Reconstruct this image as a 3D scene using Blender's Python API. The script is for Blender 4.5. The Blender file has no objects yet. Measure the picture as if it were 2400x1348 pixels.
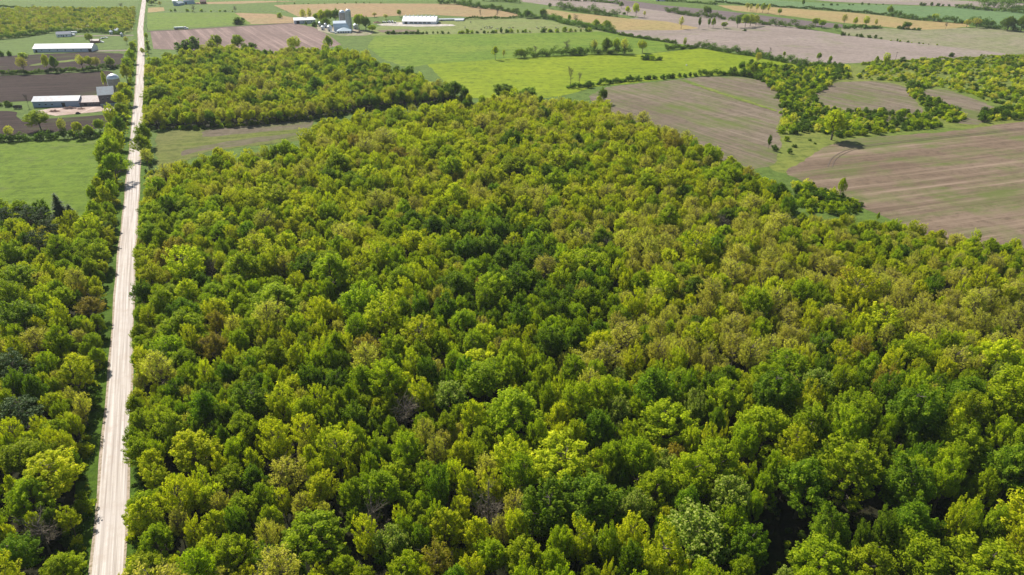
import bpy, math, random
import numpy as np
from mathutils import Vector, Matrix

SC = bpy.context.scene
C = SC.collection
rnd = random.Random(11)
rng = np.random.default_rng(11)

# ------------------------------------------------------------------ camera
CAM_H, PITCH, F = 120.0, math.radians(28.1), 1600.0      # metres, below the horizon, focal length in units of a 2400 wide frame
cam = bpy.data.cameras.new('camera')
cam.lens = 24.0; cam.sensor_width = 36.0; cam.clip_end = 20000
co = bpy.data.objects.new('camera', cam); C.objects.link(co)
co.location = (0, 0, CAM_H); co.rotation_euler = (math.pi/2 - PITCH, 0, 0)
SC.camera = co

# ------------------------------------------------------------------ sky and sun
SUN_EL = math.radians(43)
sun_dir = Vector((-0.58, 0.81, 0)).normalized()           # horizontal direction towards the sun
w = bpy.data.worlds.new('World'); SC.world = w; w.use_nodes = True
nt = w.node_tree; bg = nt.nodes['Background']
sky = nt.nodes.new('ShaderNodeTexSky'); sky.sky_type = 'NISHITA'; sky.sun_disc = False
sky.sun_elevation = SUN_EL; sky.sun_rotation = math.atan2(sun_dir.x, sun_dir.y)
nt.links.new(sky.outputs[0], bg.inputs[0]); bg.inputs[1].default_value = 0.068
sl = bpy.data.lights.new('sun', 'SUN'); sl.energy = 5.0; sl.angle = math.radians(0.5); sl.color = (1.0, 0.94, 0.84)
so = bpy.data.objects.new('sun', sl); C.objects.link(so)
sv = Vector((sun_dir.x*math.cos(SUN_EL), sun_dir.y*math.cos(SUN_EL), math.sin(SUN_EL)))
so.rotation_euler = sv.to_track_quat('Z', 'Y').to_euler(); so.location = (0, 300, 300)
SC.view_settings.view_transform = 'Standard'; SC.view_settings.look = 'None'
SC.view_settings.exposure = 0.7; SC.view_settings.gamma = 1
try:
    SC.cycles.max_bounces = 7; SC.cycles.diffuse_bounces = 3; SC.cycles.transmission_bounces = 5
    SC.cycles.glossy_bounces = 2; SC.cycles.transparent_max_bounces = 4; SC.cycles.volume_bounces = 1
except Exception: pass

# ------------------------------------------------------------------ plan: survey points to ground metres
cp, sp = math.cos(PITCH), math.sin(PITCH)
def G(px, py, z=0.0):
    x, u = px-1200.0, 674.0-py
    dy = F*cp + u*sp; dz = u*cp - F*sp
    t = (z-CAM_H)/dz
    return (x*t, dy*t)
def P(x, y, z=0.0):
    d = y*cp - (z-CAM_H)*sp; u = y*sp + (z-CAM_H)*cp
    return (1200+F*x/d, 674-F*u/d, F/d)
def GP(pts):                                   # (px, py[, z])
    return np.array([G(*p) for p in pts])
def inside(poly, pts):
    x, y = pts[:,0], pts[:,1]; r = np.zeros(len(pts), bool); n = len(poly); j = n-1
    for i in range(n):
        xi, yi = poly[i]; xj, yj = poly[j]
        c = ((yi > y) != (yj > y)) & (x < (xj-xi)*(y-yi)/((yj-yi) if yj != yi else 1e-9)+xi)
        r ^= c; j = i
    return r

# ------------------------------------------------------------------ materials
def mat(name, rough=0.85, spec=0.3):
    m = bpy.data.materials.new(name); m.use_nodes = True
    n = m.node_tree; b = n.nodes['Principled BSDF']
    b.inputs['Roughness'].default_value = rough; b.inputs['Specular IOR Level'].default_value = spec
    return m, n, b
def node(n, t, **k):
    x = n.nodes.new(t)
    for a, v in k.items():
        if a in x.inputs.keys(): x.inputs[a].default_value = v
        else: setattr(x, a, v)
    return x
def ramp(n, fac, stops):
    r = n.nodes.new('ShaderNodeValToRGB'); e = r.color_ramp.elements
    while len(e) < len(stops): e.new(0.5)
    for i, (p, c) in enumerate(stops): e[i].position = p; e[i].color = (*c, 1)
    n.links.new(fac, r.inputs[0]); return r.outputs[0]
def noise(n, vec, scale, detail=4, rough=0.6):
    x = n.nodes.new('ShaderNodeTexNoise'); x.inputs['Scale'].default_value = scale
    x.inputs['Detail'].default_value = detail; x.inputs['Roughness'].default_value = rough
    if vec is not None: n.links.new(vec, x.inputs['Vector'])
    return x.outputs[0]
def mix(n, a, b, f, mode='MIX'):
    x = n.nodes.new('ShaderNodeMix'); x.data_type = 'RGBA'; x.blend_type = mode
    for s, v in ((x.inputs[0], f), (x.inputs[6], a), (x.inputs[7], b)):
        if hasattr(v, 'is_linked') or hasattr(v, 'links'): n.links.new(v, s)
        else: s.default_value = v if not isinstance(v, tuple) else (*v[:3], 1)
    return x.outputs[2]
def mapping(n, rot=0.0, scale=(1,1,1)):
    g = n.nodes.new('ShaderNodeNewGeometry'); m = n.nodes.new('ShaderNodeMapping')
    m.vector_type = 'TEXTURE'                                # turned first, then stretched
    m.inputs['Rotation'].default_value = (0,0,-rot); m.inputs['Scale'].default_value = tuple(1/k for k in scale)
    n.links.new(g.outputs['Position'], m.inputs['Vector']); return m.outputs[0]
def bump(n, b, h, s=0.5, d=0.1):
    x = n.nodes.new('ShaderNodeBump'); x.inputs['Strength'].default_value = s; x.inputs['Distance'].default_value = d
    n.links.new(h, x.inputs['Height']); n.links.new(x.outputs[0], b.inputs['Normal'])

def leaf_mat(name, cols, transl=0.52, hue=0.008, val=0.16, sat=1.0):
    """leaf faces: colour by face tint, small shifts from tree to tree, light passing through"""
    m = bpy.data.materials.new(name); m.use_nodes = True; n = m.node_tree; n.nodes.clear()
    out = n.nodes.new('ShaderNodeOutputMaterial')
    at = n.nodes.new('ShaderNodeAttribute'); at.attribute_name = 'tint'
    c = ramp(n, at.outputs['Fac'], [(i/(len(cols)-1), k) for i, k in enumerate(cols)])
    oi = n.nodes.new('ShaderNodeObjectInfo')
    hs = n.nodes.new('ShaderNodeHueSaturation'); n.links.new(c, hs.inputs['Color'])
    mh = node(n, 'ShaderNodeMapRange'); mh.inputs['To Min'].default_value = 0.5-hue; mh.inputs['To Max'].default_value = 0.5+hue
    n.links.new(oi.outputs['Random'], mh.inputs['Value']); n.links.new(mh.outputs[0], hs.inputs['Hue'])
    mu = n.nodes.new('ShaderNodeMath'); mu.operation = 'MULTIPLY'; mu.inputs[1].default_value = 7.31
    n.links.new(oi.outputs['Random'], mu.inputs[0])
    fr = n.nodes.new('ShaderNodeMath'); fr.operation = 'FRACT'; n.links.new(mu.outputs[0], fr.inputs[0])
    mv = node(n, 'ShaderNodeMapRange'); mv.inputs['To Min'].default_value = 1-val; mv.inputs['To Max'].default_value = 1+val
    n.links.new(fr.outputs[0], mv.inputs['Value']); n.links.new(mv.outputs[0], hs.inputs['Value'])
    hs.inputs['Saturation'].default_value = sat
    d = n.nodes.new('ShaderNodeBsdfPrincipled'); d.inputs['Roughness'].default_value = 0.65
    d.inputs['Specular IOR Level'].default_value = 0.12
    t = n.nodes.new('ShaderNodeBsdfTranslucent')
    tc = mix(n, hs.outputs[0], (1.15, 1.28, 0.45), 1.0, 'MULTIPLY')
    n.links.new(hs.outputs[0], d.inputs['Base Color']); n.links.new(tc, t.inputs['Color'])
    ms = n.nodes.new('ShaderNodeMixShader'); ms.inputs[0].default_value = transl
    n.links.new(d.outputs[0], ms.inputs[1]); n.links.new(t.outputs[0], ms.inputs[2]); n.links.new(ms.outputs[0], out.inputs[0])
    return m

L = {
 'green':  leaf_mat('leaf_fresh_green', [(0.165,0.230,0.004),(0.300,0.380,0.007),(0.48,0.54,0.014)]),
 'dark':   leaf_mat('leaf_deep_green',  [(0.082,0.148,0.005),(0.155,0.245,0.008),(0.29,0.38,0.014)]),
 'yellow': leaf_mat('leaf_yellow_green',[(0.26,0.305,0.004),(0.44,0.475,0.009),(0.72,0.68,0.026)]),
 'bud':    leaf_mat('leaf_pale_bud',    [(0.34,0.34,0.035),(0.52,0.50,0.06),(0.74,0.66,0.14)]),
 'rust':   leaf_mat('leaf_rusty_bud',   [(0.24,0.22,0.012),(0.37,0.31,0.025),(0.50,0.39,0.06)]),
 'pine':   leaf_mat('needle_blue_green',[(0.045,0.080,0.026),(0.075,0.12,0.038),(0.12,0.17,0.058)], transl=0.12),
 'blossom':leaf_mat('leaf_cream_tips',  [(0.09,0.16,0.006),(0.18,0.27,0.012),(0.40,0.44,0.10)]),
 'bush':   leaf_mat('leaf_bush_green',  [(0.045,0.088,0.008),(0.088,0.155,0.012),(0.17,0.25,0.02)]),
}
def bark_mat(name, a, b):
    m, n, bs = mat(name, 0.9, 0.1)
    n.links.new(ramp(n, noise(n, mapping(n, 0, (1,1,0.3)), 3.0), [(0.3, a), (0.7, b)]), bs.inputs['Base Color']); return m
BARK = bark_mat('bark_grey', (0.06,0.05,0.045), (0.19,0.16,0.14))
TWIG = bark_mat('twig_grey', (0.09,0.075,0.055), (0.20,0.17,0.13))

# ------------------------------------------------------------------ object helpers
def tag(o, label, cat, group=None):
    o['label'] = label; o['category'] = cat
    if group: o['group'] = group
    return o
def me_obj(name, me, parent=None, loc=None):
    o = bpy.data.objects.new(name, me); C.objects.link(o)
    if parent: o.parent = parent
    if loc is not None: o.location = loc
    return o
def empty(name, loc, rz=0.0, s=(1,1,1)):
    o = bpy.data.objects.new(name, None); C.objects.link(o); o.empty_display_size = 0.5
    o.location = loc; o.rotation_euler = (0,0,rz); o.scale = s; return o
def quads_mesh(name, V, n, m, tint=None, tri=False):
    """V: (faces*k, 3) loose polygons of k corners"""
    k = 3 if tri else 4
    me = bpy.data.meshes.new(name)
    nv = len(V); nf = nv//k
    me.vertices.add(nv); me.vertices.foreach_set('co', np.ascontiguousarray(V, dtype=np.float32).ravel())
    me.loops.add(nv); me.loops.foreach_set('vertex_index', np.arange(nv, dtype=np.int32))
    me.polygons.add(nf); me.polygons.foreach_set('loop_start', np.arange(0, nv, k, dtype=np.int32))
    me.update(calc_edges=True); me.materials.append(m)
    if tint is not None:
        a = me.attributes.new('tint', 'FLOAT', 'FACE'); a.data.foreach_set('value', np.asarray(tint, dtype=np.float32))
    return me
class MB:
    def __init__(s): s.v, s.f, s.mi, s.ms = [], [], [], []
    def m(s, mt):
        if mt not in s.ms: s.ms.append(mt)
        return s.ms.index(mt)
    def add(s, vs, fs, mt=0):
        b = len(s.v); s.v += [tuple(v) for v in vs]; s.f += [[b+i for i in f] for f in fs]; s.mi += [mt]*len(fs)
    def box(s, x0, x1, y0, y1, z0, z1, mt=0):
        s.add([(x0,y0,z0),(x1,y0,z0),(x1,y1,z0),(x0,y1,z0),(x0,y0,z1),(x1,y0,z1),(x1,y1,z1),(x0,y1,z1)],
              [(0,3,2,1),(4,5,6,7),(0,1,5,4),(1,2,6,5),(2,3,7,6),(3,0,4,7)], mt)
    def tube(s, pts, rad, k=5, mt=0, cap=True):
        pts = [Vector(p) for p in pts]; vs = []; 
        for i, p in enumerate(pts):
            d = (pts[min(i+1, len(pts)-1)]-pts[max(i-1, 0)]).normalized()
            a = d.orthogonal().normalized(); b = d.cross(a)
            for j in range(k):
                t = 2*math.pi*j/k; vs.append(p+(a*math.cos(t)+b*math.sin(t))*rad[i])
        fs = [(i*k+j, i*k+(j+1)%k, (i+1)*k+(j+1)%k, (i+1)*k+j) for i in range(len(pts)-1) for j in range(k)]
        if cap: fs += [tuple(range(k))[::-1], tuple(range((len(pts)-1)*k, len(pts)*k))]
        s.add(vs, fs, mt)
    def lathe(s, prof, k=20, mt=0, c=(0,0)):
        vs = [(c[0]+r*math.cos(2*math.pi*j/k), c[1]+r*math.sin(2*math.pi*j/k), z) for r, z in prof for j in range(k)]
        s.add(vs, [(i*k+j, i*k+(j+1)%k, (i+1)*k+(j+1)%k, (i+1)*k+j) for i in range(len(prof)-1) for j in range(k)], mt)
    def mesh(s, name, mats, smooth=False):
        me = bpy.data.meshes.new(name); me.from_pydata(s.v, [], s.f)
        for x in (mats if isinstance(mats, list) else [mats]): me.materials.append(x)
        if any(s.mi): me.polygons.foreach_set('material_index', s.mi)
        if smooth: me.polygons.foreach_set('use_smooth', [True]*len(s.f))
        me.update(); return me
    def build(s, name, mats, parent=None, smooth=False): return me_obj(name, s.mesh(name, mats, smooth), parent)

# ------------------------------------------------------------------ foliage
def leaves_on(centres, radii, per, size, up=0.35, flat=0.75, r=rng, shell=0.45, base_tint=0.5, spread=0.28, axis=None):
    """rhombic leaf sprays scattered through clumps; returns corners and tints"""
    n = len(centres)*per
    c = np.repeat(np.asarray(centres), per, 0); rad = np.repeat(np.asarray(radii), per)
    d = r.normal(size=(n,3)); d /= np.linalg.norm(d, axis=1)[:,None]
    q = shell+(1-shell)*r.random(n)**0.6
    off = d*(q*rad)[:,None]; off[:,2] *= flat
    if axis is not None:
        ax = np.repeat(axis, per, 0); al = (off*ax).sum(1)[:,None]*ax; off = (off-al)*0.72+al*1.55
    p = c+off
    nm = d*0.8+r.normal(size=(n,3))*0.75; nm[:,2] += up; nm /= np.linalg.norm(nm, axis=1)[:,None]
    a = np.cross(nm, r.normal(size=(n,3))); a /= np.linalg.norm(a, axis=1)[:,None]
    b = np.cross(nm, a)
    s = size*(0.6+0.8*r.random(n))
    a *= s[:,None]; b *= (s*(0.55+0.35*r.random(n)))[:,None]
    V = np.stack([p-a, p-b+nm*(0.12*s)[:,None], p+a, p+b+nm*(0.12*s)[:,None]], 1).reshape(-1,3)
    ct = np.repeat(r.normal(0, 0.18, len(centres)), per)
    t = np.clip(base_tint+ct+r.normal(0, spread*0.7, n), 0, 1)
    return V, t
def limb(mb, a, b, r0, r1, sag=0.15, k=4, seg=4):
    a, b = Vector(a), Vector(b); L_ = (b-a).length; pts = []; rd = []
    for i in range(seg+1):
        t = i/seg; p = a.lerp(b, t); p.z += -sag*L_*math.sin(math.pi*t)*0.6
        if 0 < i < seg: p += Vector((rnd.uniform(-1,1), rnd.uniform(-1,1), rnd.uniform(-1,1)))*L_*0.04
        pts.append(p); rd.append(r0+(r1-r0)*t)
    mb.tube(pts, rd, k, cap=False); return pts
def broadleaf(kind, H=16.0, R=4.6, nclump=80, per=62, leaf=0.165, crad=(0.75,1.45), lowz=0.34, twigs=0, gap=0.0, lobes=6, up=0.35, top=False, squash=1.0, shape=0.0):
    """returns crown mesh and trunk mesh of one tree"""
    lob = [(rng.normal(size=3), rng.uniform(0.10,0.28)) for _ in range(lobes)]
    lob = [(l/np.linalg.norm(l), a) for l, a in lob]
    zc, hz = H*(lowz+1)/2, H*(1-lowz)/2
    cs, rs = [], []
    while len(cs) < nclump:
        d = rng.normal(size=3); d /= np.linalg.norm(d)
        if d[2] < -0.75: continue
        e = 1.0+sum(a*(max(0, float(d@l))**3-0.25) for l, a in lob)
        q = rng.uniform(0.55, 1.0)**0.7*e if rng.random() < 0.8 else rng.uniform(0.2,0.6)
        w_ = 1.0-shape*max(0, d[2])*0.8 + shape*0.2
        p = np.array([d[0]*R*q*w_, d[1]*R*q*w_, zc+d[2]*hz*q*squash])
        if gap and any(np.linalg.norm(p-c0) < gap for c0 in cs): 
            if rng.random() < 0.8: continue
        cs.append(p); rs.append(rng.uniform(*crad)*(1.0 if q > 0.5 else 1.2))
    cs = np.array(cs); cs[:,2] = np.minimum(cs[:,2], H+.5)
    ax = cs-np.array([0,0,zc-hz*.9]); ax[:,:2] *= 1.1; ax /= np.linalg.norm(ax, axis=1)[:,None]
    V, t = leaves_on(cs, rs, per, leaf, up=up, axis=ax, flat=1.0)
    if top:                                               # cream flower heads on the crown's outer tips
        k = (V.reshape(-1,4,3).mean(1)); hi = k[:,2] > H*0.62
        t = np.where(hi & (rng.random(len(t)) < 0.55), 0.95, t*0.6)
    crown = quads_mesh(kind+'_crown', V, None, L[kind], t)
    mb = MB(); lean = Vector((rnd.uniform(-.5,.5), rnd.uniform(-.5,.5), 0))
    tp = [Vector((0,0,-0.3)), Vector((0,0,H*0.2))+lean*0.3, Vector((0,0,H*0.45))+lean, Vector((0,0,H*0.68))+lean*0.7, Vector((0,0,H*0.88))+lean]
    tr = [0.30, 0.22, 0.17, 0.11, 0.04]
    mb.tube(tp, tr, 7, cap=False)
    def on_trunk(z):
        for i in range(4):
            if tp[i].z <= z <= tp[i+1].z: return tp[i].lerp(tp[i+1], (z-tp[i].z)/(tp[i+1].z-tp[i].z))
        return tp[4].copy()
    order = rng.permutation(len(cs))[:max(14, len(cs)//3)]
    ends = []
    for i in order:
        c = cs[i]; z0 = max(H*0.28, c[2]-math.hypot(c[0],c[1])*rnd.uniform(0.6,1.1)); z0 = min(z0, H*0.85)
        a = on_trunk(z0); pts = limb(mb, a, c, 0.09, 0.02, sag=0.1)
        ends.append(pts)
    for _ in range(twigs):
        pts = rnd.choice(ends); i = rnd.randrange(1, 4); a = pts[i].lerp(pts[i+1], rnd.random())
        d = Vector((a.x, a.y, 0)); d = (d.normalized() if d.length > .1 else Vector((1,0,0)))*rnd.uniform(0.1,0.9)+Vector((rnd.uniform(-1,1), rnd.uniform(-1,1), rnd.uniform(0.3,1.3)))
        mb.tube([a, a+d*0.7, a+d*1.3+Vector((rnd.uniform(-.3,.3), rnd.uniform(-.3,.3), .2))], [0.035,0.025,0.012], 3, cap=False)
    return crown, mb.mesh(kind+'_trunk', TWIG if twigs else BARK)
def spruce(H=17.0, R=3.2):
    V, T = [], []
    mb = MB(); mb.tube([(0,0,-.3),(0,0,H*.5),(0,0,H)], [0.28,0.16,0.03], 7, cap=False)
    z = H*0.08
    while z < H-0.4:
        r_ = R*(1-z/H)**0.85*rnd.uniform(0.85,1.1)+0.15; nb = max(5, int(9+r_*2))
        for k in range(nb):
            if rnd.random() < .1: continue
            a = rnd.uniform(0, 2*math.pi); rr = r_*rnd.uniform(0.8,1.1); ns = max(3, int(rr*7))
            tipz = z-rr*0.22
            for j in range(ns):
                q = (j+rnd.random())/ns; w_ = (1-q*0.65)*0.42*min(1, rr)
                p = np.array([math.cos(a)*rr*q, math.sin(a)*rr*q, z-(rr*0.32)*q+0.28*rr*q*q])+rng.normal(0, .08, 3)
                s_ = np.array([-math.sin(a), math.cos(a), 0])*w_*rnd.uniform(.6,1.1); f_ = np.array([math.cos(a), math.sin(a), rnd.uniform(-.5,.2)])*0.34
                V += [p-s_, p-f_*0.3, p+s_, p+f_+np.array([0,0,rnd.uniform(-.2,.1)])]; T.append(min(1, max(0, 0.25+0.5*q+rnd.gauss(0,.15))))
        z += rnd.uniform(0.28, 0.45)
    return quads_mesh('spruce_crown', np.array(V), None, L['pine'], T), mb.mesh('spruce_trunk', BARK)
def pine(H=16.0):
    cs = []; 
    for i in range(60):
        z = rnd.uniform(H*0.3, H*0.98); r_ = 4.2*(1-((z/H)-0.3)**1.6)*rnd.uniform(.3,1); a = rnd.uniform(0,2*math.pi)
        cs.append((math.cos(a)*r_, math.sin(a)*r_, z))
    V, t = leaves_on(np.array(cs), [rnd.uniform(.6,1.1) for _ in cs], 70, 0.17, up=0.2, flat=0.45)
    mb = MB(); mb.tube([(0,0,-.3),(0,0,H*.5),(0,0,H*.95)], [0.3,0.18,0.04], 7, cap=False)
    for c in cs: limb(mb, (0,0,max(H*.2, c[2]-0.8)), c, 0.06, 0.02, sag=-.05)
    return quads_mesh('pine_crown', V, None, L['pine'], t), mb.mesh('pine_trunk', BARK)
def bare(H=15.0, R=3.6, n=420):
    mb = MB(); tp = [Vector((0,0,-.3)), Vector((.1,0,H*.3)), Vector((-.1,.1,H*.6)), Vector((0,0,H*.85))]
    mb.tube(tp, [.24,.17,.11,.04], 6, cap=False); tw = MB(); ends = []
    for i in range(26):
        z = rnd.uniform(H*.3, H*.8); a = rnd.uniform(0,2*math.pi); r_ = R*rnd.uniform(.5,1.0)
        b = (math.cos(a)*r_, math.sin(a)*r_, min(H, z+r_*rnd.uniform(.6,1.5)))
        ends.append(limb(mb, (0,0,z), b, .085, .03, sag=.12))
    for _ in range(n):
        pts = rnd.choice(ends); i = rnd.randrange(0,4); a = pts[i].lerp(pts[i+1], rnd.random())
        d = Vector((a.x,a.y,0)); d = (d.normalized() if d.length > .1 else Vector((0,1,0)))*rnd.uniform(0,.8)+Vector((rnd.uniform(-1,1), rnd.uniform(-1,1), rnd.uniform(.1,1.4)))
        l = rnd.uniform(.6,1.3); tw.tube([a, a+d*.6*l, a+d*1.2*l+Vector((rnd.uniform(-.3,.3),rnd.uniform(-.3,.3),.1))], [.035,.025,.012], 3, cap=False)
    return tw.mesh('bare_twigs', TWIG), mb.mesh('bare_trunk', BARK)
def bush(kind, n=26, per=44, R=2.0, H=3.2, leaf=0.2, crad=(.5,.95)):
    cs = []
    while len(cs) < n:
        d = rng.normal(size=3); d /= np.linalg.norm(d); q = rng.uniform(.35,1)
        cs.append((d[0]*R*q, d[1]*R*q, abs(d[2])*H*0.8*q+0.35))
    V, t = leaves_on(np.array(cs), [rnd.uniform(*crad) for _ in cs], per, leaf, up=.3)
    V[:,2] = np.maximum(V[:,2], 0.03)
    mb = MB()
    for c in cs[:12]: limb(mb, (rnd.uniform(-.2,.2), rnd.uniform(-.2,.2), -.1), c, .05, .015, sag=0)
    return quads_mesh(kind+'_bush', V, None, L[kind], t), mb.mesh('bush_stems', BARK)

VAR = {   # kind -> list of (crown, trunk) meshes; unit trees 16 m tall and about 9.5 m wide
 'green':  [broadleaf('green', nclump=200, per=72, R=4.6, lowz=.2, crad=(.42,1.0)), broadleaf('green', nclump=185, per=74, R=4.3, lowz=.15, lobes=9, crad=(.42,1.05)), broadleaf('green', nclump=190, per=72, R=4.6, shape=.4, lowz=.15, crad=(.42,1.0)), broadleaf('green', nclump=210, per=68, R=4.6, lobes=4, lowz=.22, crad=(.4,1.0)), broadleaf('green', nclump=180, per=76, R=4.9, lobes=12, lowz=.2, crad=(.42,1.1))],
 'dark':   [broadleaf('dark', nclump=210, per=74, R=4.4, crad=(.42,1.0), lowz=.15), broadleaf('dark', nclump=190, per=76, R=4.2, lowz=.12, lobes=8, crad=(.42,1.05)), broadleaf('dark', nclump=190, per=76, R=4.2, lowz=.12, shape=.6, crad=(.42,1.05))],
 'yellow': [broadleaf('yellow', nclump=190, per=58, R=4.4, crad=(.32,.88), lowz=.2), broadleaf('yellow', nclump=180, per=56, R=4.2, crad=(.32,.88), lobes=9, shape=.4, lowz=.15), broadleaf('yellow', nclump=195, per=54, R=4.5, crad=(.32,.92), up=.5, lowz=.2), broadleaf('yellow', nclump=185, per=50, R=4.7, crad=(.32,.88), lobes=12, lowz=.22, twigs=120)],
 'bud':    [broadleaf('bud', nclump=210, per=26, R=4.3, crad=(.35,.8), leaf=.135, twigs=380, lowz=.25), broadleaf('bud', nclump=190, per=24, R=4.0, crad=(.35,.8), leaf=.14, twigs=420, shape=.4, lowz=.2), broadleaf('bud', nclump=230, per=22, R=4.5, crad=(.3,.75), leaf=.14, twigs=380, lobes=9, lowz=.25)],
 'rust':   [broadleaf('rust', nclump=150, per=48, R=4.2, crad=(.32,.92), leaf=.15, twigs=200, lowz=.2), broadleaf('rust', nclump=140, per=46, R=3.8, crad=(.32,.92), leaf=.15, twigs=250, shape=.5, lowz=.2)],
 'spruce': [spruce(), spruce(17.0, 3.6)],
 'pine':   [pine()],
 'bare':   [bare(), bare(16, 3.0, 380)],
 'blossom':[broadleaf('blossom', nclump=190, per=70, R=4.4, top=True, lowz=.2, crad=(.42,1.0)), broadleaf('blossom', nclump=190, per=70, R=4.6, top=True, lobes=9, lowz=.2, crad=(.42,1.0))],
}
BUSH = {
 'bush':   [bush('bush'), bush('bush', n=30, R=2.3, H=3.0), bush('bush', n=22, R=1.7, H=3.8)],
 'yellow': [bush('yellow', n=24, per=40), bush('yellow', n=22, per=36, H=3.8, R=1.8)],
 'green':  [bush('green', n=26, per=42), bush('green', n=24, per=40, H=3.8, R=1.8)],
 'bud':    [bush('bud', n=30, per=24, crad=(.4,.8))],
}

# ------------------------------------------------------------------ ground sheets
def sheet(name, poly, m, z, group=None):
    me = bpy.data.meshes.new(name)
    me.from_pydata([(x, y, 0) for x, y in poly], [], [list(range(len(poly)))])
    me.materials.append(m); me.update()
    if me.polygons[0].normal.z < 0: me.flip_normals()
    o = me_obj(name, me); o.location.z = z; o['kind'] = 'structure'; return o
def smooth_poly(pts, it=2, rad=7.0):
    p = np.array(pts, float)
    if it == 0: return p
    q = []
    for i in range(len(p)):
        for o in (-1, 1):
            d = p[(i+o) % len(p)]-p[i]; l = np.linalg.norm(d)
            for k in ((1.0, .45) if o < 0 else (.45, 1.0)): q.append(p[i]+d/l*min(l*.33, rad)*k+(0 if k == 1 else 1)*0)
    q = np.array(q); q = np.vstack([q, q[:1]]); d = np.r_[0, np.cumsum(np.linalg.norm(np.diff(q, axis=0), axis=1))]
    n = max(12, int(d[-1]/5)); t = np.linspace(0, d[-1], n, endpoint=False)
    e = np.stack([np.interp(t, d, q[:,0]), np.interp(t, d, q[:,1])], 1)
    return e+np.random.default_rng(n).normal(0, .55, e.shape)*min(1, rad/7)      # ragged margins
def grass_mat(name, a, b, c, big=0.012, fine=0.9, streak=None, patch=None):
    m, n, bs = mat(name, 0.9, 0.1)
    v = mapping(n)
    f1 = ramp(n, noise(n, v, fine*.35, 7, .8), [(.36, a), (.62, b)])
    f2 = noise(n, v, big, 5, .6)
    col = mix(n, f1, c, ramp(n, f2, [(.42,(0,0,0)),(.62,(1,1,1))]))
    col = mix(n, col, tuple(x*.55 for x in a), ramp(n, noise(n, v, .13, 8, .85), [(.46,(0,0,0)),(.60,(.8,.8,.8))]))
    vs = mapping(n, streak if streak is not None else 1.45, (1.0, .06, 1)); s = noise(n, vs, .28, 5, .7)
    col = mix(n, col, tuple(min(1, x*1.22) for x in c), ramp(n, s, [(.48,(0,0,0)),(.66,(.6,.6,.6))]))
    if patch:
        s = noise(n, v, .035, 6, .7); col = mix(n, col, patch, ramp(n, s, [(.54,(0,0,0)),(.70,(.7,.7,.7))]))
    n.links.new(col, bs.inputs['Base Color']); bump(n, bs, noise(n, v, .9, 7, .8), 1.0, .5)
    return m
def soil_mat(name, a, b, grass, rot, row=0.9, gamt=0.5, rowamt=0.5, gscale=.02):
    """tilled ground: rows along one direction, weeds in stretched streaks"""
    m, n, bs = mat(name, 0.95, 0.05)
    v = mapping(n); vs = mapping(n, rot, (1.0, .02, 1))
    base = ramp(n, noise(n, v, .015, 6, .65), [(.35, a), (.65, b)])
    base = mix(n, base, tuple(x*.62 for x in a), ramp(n, noise(n, v, .16, 8, .85), [(.46,(0,0,0)),(.60,(.75,.75,.75))]))
    base = mix(n, base, tuple(min(1, x*1.28) for x in b), ramp(n, noise(n, vs, row*.24, 7, .78), [(.49,(0,0,0)),(.62,(rowamt,)*3)]))
    base = mix(n, base, tuple(x*.72 for x in a), ramp(n, noise(n, mapping(n, rot, (1.0,.02,1)), row*.13, 7, .75), [(.50,(0,0,0)),(.63,(rowamt*.8,)*3)]))
    g1 = noise(n, mapping(n, rot, (1.0,.10,1)), .10, 7, .75); g2 = noise(n, v, gscale, 4, .6)
    ad = n.nodes.new('ShaderNodeMath'); ad.operation = 'MULTIPLY'; n.links.new(g1, ad.inputs[0]); n.links.new(g2, ad.inputs[1])
    lo = .36-.16*gamt
    if gamt > 0: base = mix(n, base, grass, ramp(n, ad.outputs[0], [(lo-.04,(0,0,0)),(lo+.10,(.75,.75,.75))]))
    n.links.new(base, bs.inputs['Base Color']); bump(n, bs, noise(n, v, .9, 7, .85), 1.0, .4)
    return m
GB = grass_mat('grass_verge', (0.05,0.10,0.008), (0.09,0.16,0.012), (0.08,0.14,0.010))
ground = sheet('ground', np.array([(-5000,-400),(5000,-400),(5000,9000),(-5000,9000)]), grass_mat('grass_open', (0.075,0.125,0.020), (0.12,0.175,0.032), (0.10,0.155,0.026), big=.004), -0.004)
def rowdir(p, q):                 # rotation that makes the second mapping axis run along p->q
    a, b = G(*p), G(*q); t = math.atan2(b[1]-a[1], b[0]-a[0]); return math.pi/2-t
lit = (0.288,0.216,0.176)
M_soilA = soil_mat('soil_pale_weedy', (0.150,0.118,0.085), (0.200,0.160,0.120), (0.104,0.142,0.028), rowdir((1500,215),(1800,300)), gamt=.7, rowamt=.7)
M_soilB = soil_mat('soil_pale_streaked', (0.165,0.119,0.083), (0.215,0.160,0.116), (0.098,0.138,0.028), rowdir((1950,440),(2400,385)), gamt=.58, rowamt=.95, gscale=.03)
M_soilC = soil_mat('soil_far_pale', (0.235,0.19,0.165), (0.29,0.238,0.21), (0.152,0.176,0.064), rowdir((1500,90),(2100,130)), gamt=.25, rowamt=.4)
M_soilD = soil_mat('soil_dark_tilled', (0.040,0.028,0.025), (0.060,0.042,0.037), (0.088,0.112,0.032), rowdir((0,200),(250,190)), gamt=.3, rowamt=.6)
M_soilE = soil_mat('soil_ridged', (0.2,0.144,0.128), (0.248,0.18,0.16), (0.12,0.12,0.048), rowdir((600,70),(660,105)), row=.45, gamt=.0, rowamt=.9)
M_soilF = soil_mat('soil_purple', (0.128,0.1,0.1), (0.168,0.132,0.128), (0.112,0.128,0.056), rowdir((1550,20),(1900,55)), gamt=.1, rowamt=.5)
M_soilG = soil_mat('soil_strip', (.13,.105,.075), (.17,.14,.10), (.11,.14,.03), rowdir((480,330),(720,300)), gamt=.7, rowamt=.4)
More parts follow.
